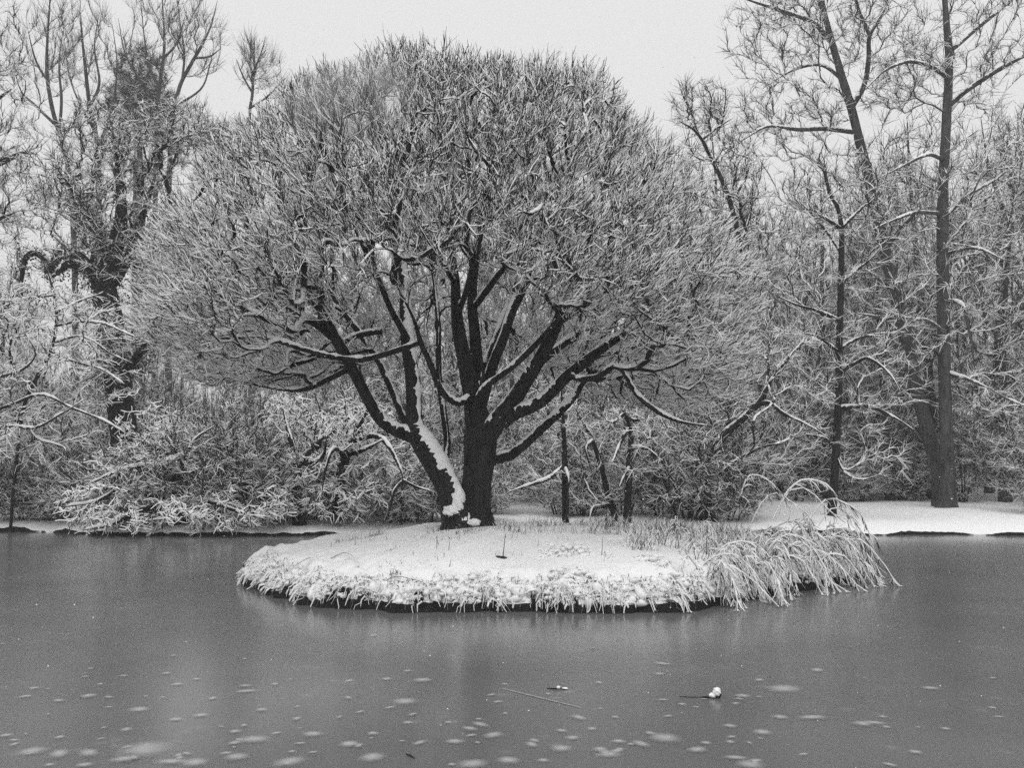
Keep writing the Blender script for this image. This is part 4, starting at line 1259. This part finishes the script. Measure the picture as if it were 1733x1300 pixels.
def build_fringe():
    r = np.random.default_rng(301)
    tx = np.linspace(-np.pi, 0.4, 240)
    c1 = r.uniform(0, 1, 240); c1 = np.clip((c1 + np.roll(c1, 1)) * 0.9 - 0.25, 0.05, 1.3)
    n = 3000
    th = r.uniform(-np.pi, 0.35, n)
    clump = np.interp(th, tx, c1)
    th = th[r.uniform(0, 1, n) < clump]; n = len(th); clump = np.interp(th, tx, c1)
    s = 0.925 + 0.07 * r.uniform(size=n) ** 0.7
    B = polar(th, s)
    out = np.stack([np.cos(th), np.sin(th), 0 * th], -1) + r.normal(0, 0.75, (n, 3)) * np.array([1, 1, 0])
    out = unit(out)
    L = r.uniform(0.05, 0.22, n) * (0.4 + 0.8 * clump)
    t = np.linspace(0, 1, 4)
    P = B[:, None] + out[:, None] * (L[:, None] * 0.7 * t)[..., None]
    P[..., 2] += (L[:, None] * (r.uniform(0.1, 0.9, (n, 1)) * t - r.uniform(0.7, 1.3, (n, 1)) * t * t)) + 0.012
    P[:, 1:-1] += r.normal(0, 0.012, (n, 2, 3))
    P[..., 2] = np.maximum(P[..., 2], 0.012)
    G = Geo()
    V, Q, M = tubes(P, r.uniform(0.003, 0.006, (n, 1)) * (1.1 - 0.6 * t)[None], 4,
                    0.022 * r.uniform(0.0, 1, (n, 1)) ** 2 * (1 - 0.35 * np.abs(2 * t - 1))[None], 0.25)
    G.add(V, Q, M)
    # thin dry blades poking through
    n2 = 1800
    th = r.uniform(-np.pi, 0.35, n2); B = polar(th, r.uniform(0.9, 0.99, n2))
    out = unit(np.stack([np.cos(th), np.sin(th), 0 * th], -1) + r.normal(0, 0.7, (n2, 3)))
    L = r.uniform(0.08, 0.3, n2)
    P = B[:, None] + out[:, None] * (L[:, None] * 0.6 * t)[..., None]
    P[..., 2] += L[:, None] * (0.6 * t - 1.1 * t * t)
    P[..., 2] = np.maximum(P[..., 2], 0.01)
    V, Q, M = tubes(P, np.full((n2, 1), 0.0035) * (1.1 - 0.7 * t)[None], 4, 0.003, 0.6)
    G.add(V, Q, M)
    o = tag(stuff(obj('snowy_grass_fringe', G.build('snowy_grass_fringe', [M_GRASS, M_SNOW]))), 'snow-laden grass hanging over the rim of the island', 'grass')
    n = 3400
    th = r.uniform(-np.pi, 0.3, n); s = 0.91 + 0.08 * r.uniform(size=n) ** 0.8
    C = polar(th, s)
    cl = np.interp(th + 0.03 * np.sin(s * 90), tx, np.roll(c1, 5))
    keep = r.uniform(0, 1, n) < 0.15 + 0.7 * cl
    C, s = C[keep], s[keep]
    C[:, 2] = np.maximum(C[:, 2] + r.uniform(-0.025, 0.02, len(C)), 0.03)
    sz = 0.012 + 0.045 * r.uniform(size=len(C)) ** 2.0 * (1.1 - 0.4 * (s > 0.97))
    S = sz[:, None] * np.stack([r.uniform(.8, 1.3, len(C)), r.uniform(.8, 1.3, len(C)), r.uniform(.45, .9, len(C))], -1)
    n3 = 300                                               # bigger pillows slumping over the rim
    th = r.uniform(-np.pi, 0.2, n3); C3 = polar(th, r.uniform(0.945, 0.992, n3))
    C3[:, 2] = np.maximum(C3[:, 2] - 0.01, 0.05)
    S3 = (0.03 + 0.06 * r.uniform(size=n3) ** 1.6)[:, None] * np.stack([r.uniform(.8, 1.3, n3), r.uniform(.8, 1.3, n3), r.uniform(.6, 1.0, n3)], -1)
    C, S = np.concatenate([C, C3]), np.concatenate([S, S3])
    V, Q = blob_mesh(C, S, 302)
    o = tag(stuff(obj('snow_clumps', mesh('snow_clumps', V, Q, [M_SNOW], None, True))), 'small rounded clumps of snow caught in the island rim', 'snow')


build_fringe()


def weeping(name, label, roots, dirs, Ls, hs, seed, hand=()):
    r = np.random.default_rng(seed)
    c = roots.mean(0)
    root = empty(name, c, label, 'shrub')
    lines = []
    for h in hand:
        w = limb_px(h, 14.0)
        w[:, 3] *= 0.6; w[1:-1, :3] += r.normal(0, 0.02, (len(w) - 2, 3)); lines.append(smooth_line(w, 12))
    t = np.linspace(0, 1, 12)
    for b, d, L, h in zip(roots, dirs, Ls, hs):
        p = b + d * (L * t)[:, None]
        p[:, 2] = b[2] - 0.04 + h * (3.4 * t * (1 - t) ** 1.2) * 1.3 - (b[2] - 0.05) * t ** 2.2
        p[:, :2] += np.outer(np.sin(t * 3.1), r.normal(0, 0.10, 2))
        p[1:] += np.cumsum(r.normal(0, 0.010, (11, 3)), 0)
        fl = np.where(True, island_z(p[:, 0], p[:, 1]), 0)
        p[:, 2] = np.maximum(p[:, 2], np.maximum(fl + 0.02, 0.03) * (t > 0.05) + p[:, 2] * (t <= 0.05))
        lines.append(np.hstack([p, (0.0075 * (1 - 0.65 * t) * r.uniform(.7, 1.3))[:, None]]))
    G = Geo()
    for ln in lines:
        V, Q, M = tubes(ln[None, :, :3], ln[None, :, 3] * 0.8, 6, 0.009 * r.uniform(.5, 1.5), 0.18)
        o = obj('stem', mesh('stem', V, Q, [M_STALK, M_SNOW], M, True), root)
        m = 44
        k = r.integers(3, 12, m)
        b = ln[k, :3]; tn = unit(ln[k, :3] - ln[k - 1, :3])
        d = unit(tn + r.normal(0, .45, (m, 3)) + np.array([0, 0, -0.55]))
        twig_geo(G, b, d, r.uniform(.05, .22, m), r.uniform(.002, .0045, m), 0.008 * r.uniform(.4, 1.6, m), 0.15, -0.35, 3, True)
    V = np.concatenate(G.V); V[:, 2] = np.maximum(V[:, 2], 0.012); G.V = [V]
    stuff(obj('sprigs', G.build('sprigs', [M_STALK, M_SNOW]), root))
    return root


def weep_set(n, pxr, pyr, seed, ang, Lr, hr):
    r = np.random.default_rng(seed)
    R_, D_ = [], []
    for _ in range(n):
        R_.append(on_island(r.uniform(*pxr), r.uniform(*pyr)))
        a = math.radians(r.uniform(*ang)); D_.append([math.cos(a), math.sin(a), 0])
    return np.array(R_), np.array(D_), r.uniform(*Lr, n), r.uniform(*hr, n)


weeping('weeping_shrub', 'arching snow-laden stems weeping over the ice at the island tip', *weep_set(58, (1275, 1415), (905, 965), 401, (-80, 10), (0.4, 1.05), (0.2, 0.55)), 402,
        hand=[[(1250, 880, 1.4), (1252, 840, 1.4), (1262, 810, 1.5), (1282, 802, 1.6), (1303, 815, 1.4), (1324, 838, 1)],
              [(1308, 880, 1.5), (1330, 835, 1.5), (1352, 816, 1.6), (1372, 815, 1.8), (1398, 824, 1.6), (1416, 842, 1)],
              [(1272, 885, 1.4), (1290, 848, 1.4), (1314, 836, 1.5), (1336, 842, 1.5), (1358, 862, 1.4), (1378, 890, 1.2), (1392, 925, 1)],
              [(1318, 870, 1.4), (1334, 836, 1.4), (1358, 830, 1.5), (1384, 845, 1.5), (1404, 866, 1.4), (1436, 888, 1.2), (1462, 925, 1), (1476, 962, .9)],
              [(1370, 880, 1.4), (1400, 852, 1.4), (1432, 853, 1.4), (1456, 870, 1.3), (1472, 905, 1.1), (1480, 910, .9)],
              [(1385, 890, 1.4), (1412, 862, 1.4), (1440, 872, 1.4), (1462, 905, 1.3), (1480, 945, 1.1), (1490, 978, .9)],
              [(1320, 960, 1.5), (1290, 935, 1.5), (1280, 938, 1.5), (1300, 960, 1.5), (1318, 985, 1.3), (1332, 1012, 1)]])
weeping('weeping_shrub', 'lower snow-caked tussock of arching stems beside the taller weeping one', *weep_set(44, (1175, 1300), (910, 985), 411, (-110, -20), (0.35, 1.0), (0.12, 0.4)), 412)


def weeds():
    """dead grass and weeds on the crown of the island"""
    r = np.random.default_rng(501)
    G = Geo()

    def patch(n, pxr, pyr, Lr, rad, snow, cover, lean):
        B = np.array([on_island(r.uniform(*pxr), r.uniform(*pyr)) for _ in range(n // 12)])
        B = np.repeat(B, 12, 0)[:n]
        B[:, :2] += r.normal(0, 0.09, (len(B), 2)); B[:, 2] = island_z(B[:, 0], B[:, 1]) - 0.01
        d = unit(r.normal(0, lean, (len(B), 3)) + np.array([0.1, 0, 1.0]))
        twig_geo(G, B, d, r.uniform(*Lr, len(B)), np.full(len(B), rad), np.full(len(B), snow), cover, -0.25, 3, True)
    patch(1100, (1060, 1340), (884, 935), (0.10, 0.42), 0.0032, 0.006, 0.22, 0.5)
    patch(900, (1160, 1400), (905, 960), (0.10, 0.36), 0.0035, 0.009, 0.12, 0.7)
    patch(560, (1000, 1300), (878, 905), (0.10, 0.36), 0.0028, 0.004, 0.4, 0.35)
    patch(260, (860, 1060), (880, 905), (0.08, 0.26), 0.0025, 0.003, 0.5, 0.35)
    patch(420, (560, 1050), (884, 905), (0.05, 0.20), 0.0022, 0.003, 0.6, 0.35)
    patch(160, (500, 1100), (900, 960), (0.04, 0.13), 0.0022, 0.003, 0.6, 0.5)
    tag(stuff(obj('dead_weeds', G.build('dead_weeds', [M_GRASS, M_SNOWF]))), 'thin dead weeds and frosted grass on top of the island', 'grass')


weeds()


def stalk(px, py, h_px, lean, label, bend=0.0, seedhead=False, r=0.0045):
    b = on_island(px, py)
    h = h_px * b[1] / FPX
    t = np.linspace(0, 1, 6)
    P = np.stack([b[0] + (lean * t + bend * t * t) * h, b[1] + 0 * t, b[2] - 0.03 + h * (t - 0.35 * abs(bend) * t * t)], -1)
    root = empty('dry_stalk', b, label, 'stalk', 'dry stalks on the island snow')
    V, Q, M = tubes(P[None], (r * (1.1 - 0.6 * t))[None], 5, 0.002, 0.7)
    obj('stem', mesh('stem', V, Q, [M_STALK, M_SNOW], M, True), root)
    if seedhead:
        c = P[-1]
        q_ = np.random.default_rng(int(px))
        G_ = Geo()
        m = 26
        twig_geo(G_, c + q_.normal(0, 1, (m, 3)) * np.array([.015, .015, .05]), unit(q_.normal(0, .7, (m, 3)) + np.array([0, 0, -0.6])), q_.uniform(.03, .09, m), np.full(m, .005), 0.004, .5, -0.3)
        obj('seed_head', G_.build('seed_head', [M_STALK, M_SNOW]), root)
    return root


PLAIN = 'thin upright dry stalk poking from the open snow before the willow'
for px, py, h, ln in [(601, 923, 22, 0.0), (739, 930, 26, 0.02), (743, 922, 16, -.3), (759, 932, 20, .1), (812, 894, 14, 0), (785, 905, 12, .3), (760, 960, 16, .2), (655, 915, 14, -.1),
                      (640, 905, 12, .1), (723, 902, 16, .05), (910, 925, 14, .1), (700, 940, 10, -.1), (1018, 940, 34, .08), (560, 925, 10, .1)]:
    stalk(px, py, h, ln, PLAIN)
stalk(851, 943, 42, 0.10, 'tallest dark stalk rising from a bare hollow in the island snow', r=0.007)
stalk(1150, 935, 52, -.05, 'stout dark weed stalk with a ragged hanging seed head', bend=-.1, seedhead=True, r=0.006)
stalk(1125, 925, 46, .02, 'drooping weed with a dark clustered seed head beside the stout one', bend=.3, seedhead=True, r=0.006)
stalk(1006, 905, 40, .02, 'bent weed with a small pale seed head on the ridge of the island', bend=.5, seedhead=True, r=0.005)
stalk(1195, 945, 60, .02, 'long straight weed stem in the frosted grass near the weeping shrub', bend=.05, r=0.006)
lump('bare_hollow', on_island(846, 944) + np.array([0, 0, -0.012]), (0.09, 0.07, 0.035), 77, M_STALK)
tag(bpy.data.objects['bare_hollow'], 'dark bare hollow at the foot of the tallest stalk', 'hollow')


def tussock(px, py, rad, n, label, seed):
    r = np.random.default_rng(seed)
    c = on_island(px, py)
    root = empty('grass_tussock', c, label, 'tussock', 'snowy tussocks on the island')
    B = c + np.stack([r.normal(0, rad * .5, n), r.normal(0, rad * .5, n), 0 * np.arange(n)], -1)
    B[:, 2] = island_z(B[:, 0], B[:, 1]) - 0.01
    d = unit(unit(B - c + 1e-4) * 0.8 + r.normal(0, .4, (n, 3)) + np.array([0, -0.2, 0.7]))
    G_ = Geo()
    twig_geo(G_, B, d, r.uniform(.08, .2, n), r.uniform(.003, .006, n), 0.013, 0.1, -0.9, 4)
    obj('blades', G_.build('blades', [M_GRASS, M_SNOW]), root)['kind'] = 'stuff'
    m = n // 3
    C = B[:m] + r.normal(0, .02, (m, 3)) + np.array([0, 0, .03])
    V, Q = blob_mesh(C, r.uniform(.015, .05, (m, 1)) * np.array([1.2, 1.2, .8]), seed)
    obj('snow', mesh('snow', V, Q, [M_SNOW], None, True), root)['kind'] = 'stuff'


tussock(958, 935, 0.26, 170, 'broad snow-capped grass tussock midway along the island front', 601)
tussock(1110, 952, 0.20, 110, 'snowy tussock below the dark-headed weeds', 602)
tussock(820, 985, 0.16, 90, 'ragged tussock with dark gaps at the lip below the tallest stalk', 603)
tussock(960, 985, 0.24, 130, 'low tussock spilling snow clumps under the broad capped one', 604)

# bent twigs lying on the island snow
for pts, lab in [([(478, 985), (500, 962), (525, 950), (518, 965), (500, 985), (492, 995)], 'dark bent twig arching over the snow at the island tip'),
                 ([(560, 948), (583, 941), (600, 950), (606, 962)], 'thin curved twig lying on the snow left of the willow'),
                 ([(665, 980), (690, 985), (722, 998), (727, 1018)], 'curved twig hanging over the rim of the island')]:
    W = []
    for i, p in enumerate(pts):
        b = on_island(*p); b[2] += 0.02 + 0.03 * math.sin(3.14 * i / (len(pts) - 1)); W.append([*b, 0.006])
    ln = smooth_line(np.array(W), 16)
    V, Q, M = tubes(ln[None, :, :3], ln[None, :, 3], 5, 0.003, 0.75)
    tag(obj('twig', mesh('twig', V, Q, [M_STALK, M_SNOW], M, True)), lab, 'twig')

# ------------------------------------------------------------------ on the ice: slush spots, sticks
disc = None


def slush(px, py, w_px, k):
    global disc
    c = onz(px, py)
    rad = w_px * c[1] / FPX * 1.7
    if disc is None:
        n = 28
        a = np.linspace(0, 2 * np.pi, n, endpoint=False)
        V = [(0, 0, 0.03)]
        for rr_, zz in ((0.5, 0.027), (0.8, 0.015), (1.0, 0.0)):
            V += [(rr_ * math.cos(x), rr_ * math.sin(x), zz) for x in a]
        me = bpy.data.meshes.new('snow_patch')
        F = [(0, 1 + i, 1 + (i + 1) % n) for i in range(n)]
        for ring in range(2):
            o0, o1 = 1 + ring * n, 1 + (ring + 1) * n
            F += [(o0 + i, o1 + i, o1 + (i + 1) % n, o0 + (i + 1) % n) for i in range(n)]
        me.from_pydata(V, [], F); me.materials.append(M_PATCH)
        me.polygons.foreach_set('use_smooth', np.ones(len(F), dtype=bool))
        disc = me
    o = obj('snow_patch', disc, pond)
    o.location = (c[0], c[1], 0.004 + 0.0004 * (k % 7))
    o.rotation_euler = (0, 0, k * 1.7)
    o.scale = (rad, rad * (0.75 + 0.25 * math.sin(k * 2.3)), 0.2)


SP = [(430, 1254, 24), (245, 1271, 40), (417, 1172, 18), (1125, 1252, 24), (1327, 1168, 27), (813, 1229, 17), (685, 1190, 19), (1122, 1125, 14), (1383, 1136, 13), (715, 1153, 14), (633, 1077, 9),
      (1575, 1167, 13), (150, 1180, 13), (1375, 1217, 22), (235, 1203, 16), (340, 1213, 12), (980, 1217, 15), (1290, 1242, 14), (795, 1236, 14), (835, 1247, 18), (58, 1167, 8), (40, 1181, 10),
      (530, 1245, 16), (590, 1262, 16), (290, 1292, 24), (330, 1294, 20), (210, 1288, 20), (100, 1279, 22), (55, 1274, 20), (150, 1277, 22), (490, 1292, 26), (400, 1284, 18), (710, 1260, 14),
      (770, 1258, 14), (630, 1285, 22), (1245, 1285, 18), (1270, 1297, 20), (1030, 1280, 20), (900, 1263, 14), (950, 1270, 16), (1085, 1262, 18), (1180, 1272, 16), (1320, 1216, 12), (1245, 1193, 9),
      (1257, 1180, 12), (1285, 1153, 9), (1480, 1226, 16), (1460, 1228, 14), (415, 1163, 10), (360, 1184, 10), (300, 1160, 9), (170, 1160, 8), (800, 1296, 24), (860, 1290, 18), (660, 1200, 10), (690, 1226, 8)]
qq = np.random.default_rng(707)
for _ in range(120):
    y = 1090 + 208 * qq.uniform() ** 0.55
    x = qq.uniform(0, 1733) if qq.uniform() < .45 else qq.uniform(0, 1300)
    SP.append((x, y, qq.uniform(3.5, 10) * (0.5 + (y - 1050) / 300)))
for k, p in enumerate(SP):
    slush(*p, k)


def ice_streak():
    a, b = onz(850, 1167), onz(985, 1200)
    d = unit(b - a); s = np.array([-d[1], d[0], 0]) * 0.009
    t = np.linspace(0, 1, 24)
    w = (0.35 + 0.65 * np.sin(np.pi * t)) * (1 + 0.25 * np.sin(t * 40))
    P = a + (b - a) * t[:, None]
    L, R_, T_ = P + s * w[:, None], P - s * w[:, None], P + np.array([0, 0, 0.005])
    V = np.stack([L, T_, R_], 1).reshape(-1, 3) + np.array([0, 0, 0.0045])
    k = np.arange(23)[:, None] * 3
    Q = np.concatenate([np.hstack([k, k + 3, k + 4, k + 1]), np.hstack([k + 1, k + 4, k + 5, k + 2])])
    obj('snow_streak', mesh('snow_streak', V, Q, [M_STREAK], None, True), pond)


M_STREAK = ramp_mat('thin_snow_line', 0.22, 0.34, 30, 0.9)
ice_streak()

# snow-capped stub frozen into the ice
Ys = onz(1205, 1182)[1]
st = empty('snow_capped_branch', onz(1208, 1182), 'short broken branch sticking out of the ice under a fat cap of snow', 'branch')
ln = line4(np.array([[*(onz(1188, 1182) + np.array([0, 0, .004])), .008], [*(at(1200, 1181, Ys)), .012], [*at(1212, 1181.5, Ys), .014], [*at(1219, 1177, Ys), .013], [*at(1220, 1167, Ys), .010]]), 0.006)
obj('stick', limb_mesh('stick', ln, 10, M_BARK, 5, 0.08), st)
ln = line4(np.array([[*(onz(1150, 1180) + np.array([0, 0, .002])), .002], [*(onz(1172, 1181.5) + np.array([0, 0, .004])), .003], [*(onz(1192, 1182) + np.array([0, 0, .006])), .006]]), 0.006)
obj('twig', limb_mesh('twig', ln, 8, M_BARK, 6, 0.08), st)
lump('snow_cap', at(1213.5, 1171.5, Ys), (0.034, 0.030, 0.029), 8, parent=st, n=30)
lump('snow_cap', at(1205.5, 1177.5, Ys), (0.030, 0.026, 0.017), 11, parent=st, n=30)
Yt = onz(945, 1168)[1]
tw = empty('frozen_twig', onz(945, 1168), 'thin dark twig frozen flat in the ice with two dabs of snow', 'twig')
ln = line4(np.array([[*(onz(926, 1166.5) + np.array([0, 0, .003])), .003], [*(onz(938, 1167.5) + np.array([0, 0, .006])), .006], [*(onz(950, 1168.5) + np.array([0, 0, .008])), .006], [*(onz(962, 1169) + np.array([0, 0, .003])), .003]]), 0.006)
obj('stick', limb_mesh('stick', ln, 8, M_BARK, 15, 0.1), tw)
lump('snow_dab', at(945, 1164, Yt), (.016, .014, .012), 4, parent=tw, n=12)
lump('snow_dab', at(956, 1166, Yt), (.022, .014, .010), 5, parent=tw, n=12)
ln = line4(np.array([[*(onz(688, 1281) + np.array([0, 0, .012])), .004], [*(onz(694, 1283) + np.array([0, 0, .012])), .006], [*(onz(703, 1286) + np.array([0, 0, .004])), .003]]), 0.004)
tag(obj('twig_stub', limb_mesh('twig_stub', ln, 8, M_BARK, 16, 0.1)), 'tiny dark twig end poking out of the ice among slush spots', 'twig')

# ------------------------------------------------------------------ the snow-filled air


def volume_box(name, V, Q, density, albedo):
    m = bpy.data.materials.new(name)
    m.use_nodes = True
    n = m.node_tree.nodes; n.clear()
    pv = n.new('ShaderNodeVolumePrincipled')
    pv.inputs['Color'].default_value = g(albedo)
    pv.inputs['Density'].default_value = density
    pv.inputs['Anisotropy'].default_value = 0.0
    out = n.new('ShaderNodeOutputMaterial')
    m.node_tree.links.new(pv.outputs[0], out.inputs['Volume'])
    return stuff(obj(name, mesh(name, V, Q, [m])))


x0, x1, y0, y1, z0, z1 = -420.0, 420.0, -420.0, 540.0, -1.6, 40.0
volume_box('haze', [(x0, y0, z0), (x1, y0, z0), (x1, y1, z0), (x0, y1, z0), (x0, y0, z1), (x1, y0, z1), (x1, y1, z1), (x0, y1, z1)],
           [(0, 3, 2, 1), (4, 5, 6, 7), (0, 1, 5, 4), (1, 2, 6, 5), (2, 3, 7, 6), (3, 0, 4, 7)], 0.0018, 0.98)
bpy.data.objects['haze']['label'] = 'pale haze of falling snow over the pond and wood'
bpy.data.objects['haze']['category'] = 'haze'

# a gust of powder snow shaken off the top of the crown
u_, v_ = np.meshgrid(np.linspace(0, 2 * np.pi, 32, endpoint=False), np.linspace(0.001, np.pi - 0.001, 18), indexing='ij')
D_ = np.stack([np.cos(u_) * np.sin(v_), np.sin(u_) * np.sin(v_), np.cos(v_)], -1)
D_ = D_ * np.array([0.95, 0.6, 0.62]); D_[..., 0] += 0.35 * D_[..., 2]
V_ = (at(598, 170, 12.2) + D_).reshape(-1, 3)
a_ = np.arange(32)[:, None] * 18 + np.arange(17)[None]; b_ = ((np.arange(32)[:, None] + 1) % 32) * 18 + np.arange(17)[None]
po = volume_box('powder_snow', V_, np.stack([a_, a_ + 1, b_ + 1, b_], -1).reshape(-1, 4), 0.45, 0.99)
tag(po, 'faint puff of powder snow blowing off the willow crown', 'snow')


# snowflakes in the air
fr = np.random.default_rng(909)
nf = 900
fy = fr.uniform(2.5, 13, nf)
fx = fr.uniform(-0.62, 0.62, nf) * fy
fz = fr.uniform(0.05, 1.0, nf) * (1.7 + 0.55 * fy)
VF = (np.stack([fx, fy, fz], -1)[:, None] + _v8[None] * fr.uniform(.0016, .0034, (nf, 1, 1))).reshape(-1, 3)
FF = np.array([(0, 2, 4), (2, 1, 4), (1, 3, 4), (3, 0, 4), (2, 0, 5), (1, 2, 5), (3, 1, 5), (0, 3, 5)])
QF = (FF[None] + (np.arange(nf) * 6)[:, None, None]).reshape(-1, 3)
tag(stuff(obj('snowflakes', mesh('snowflakes', VF, QF, [M_SNOWF]))), 'small snowflakes drifting down through the air', 'snow')
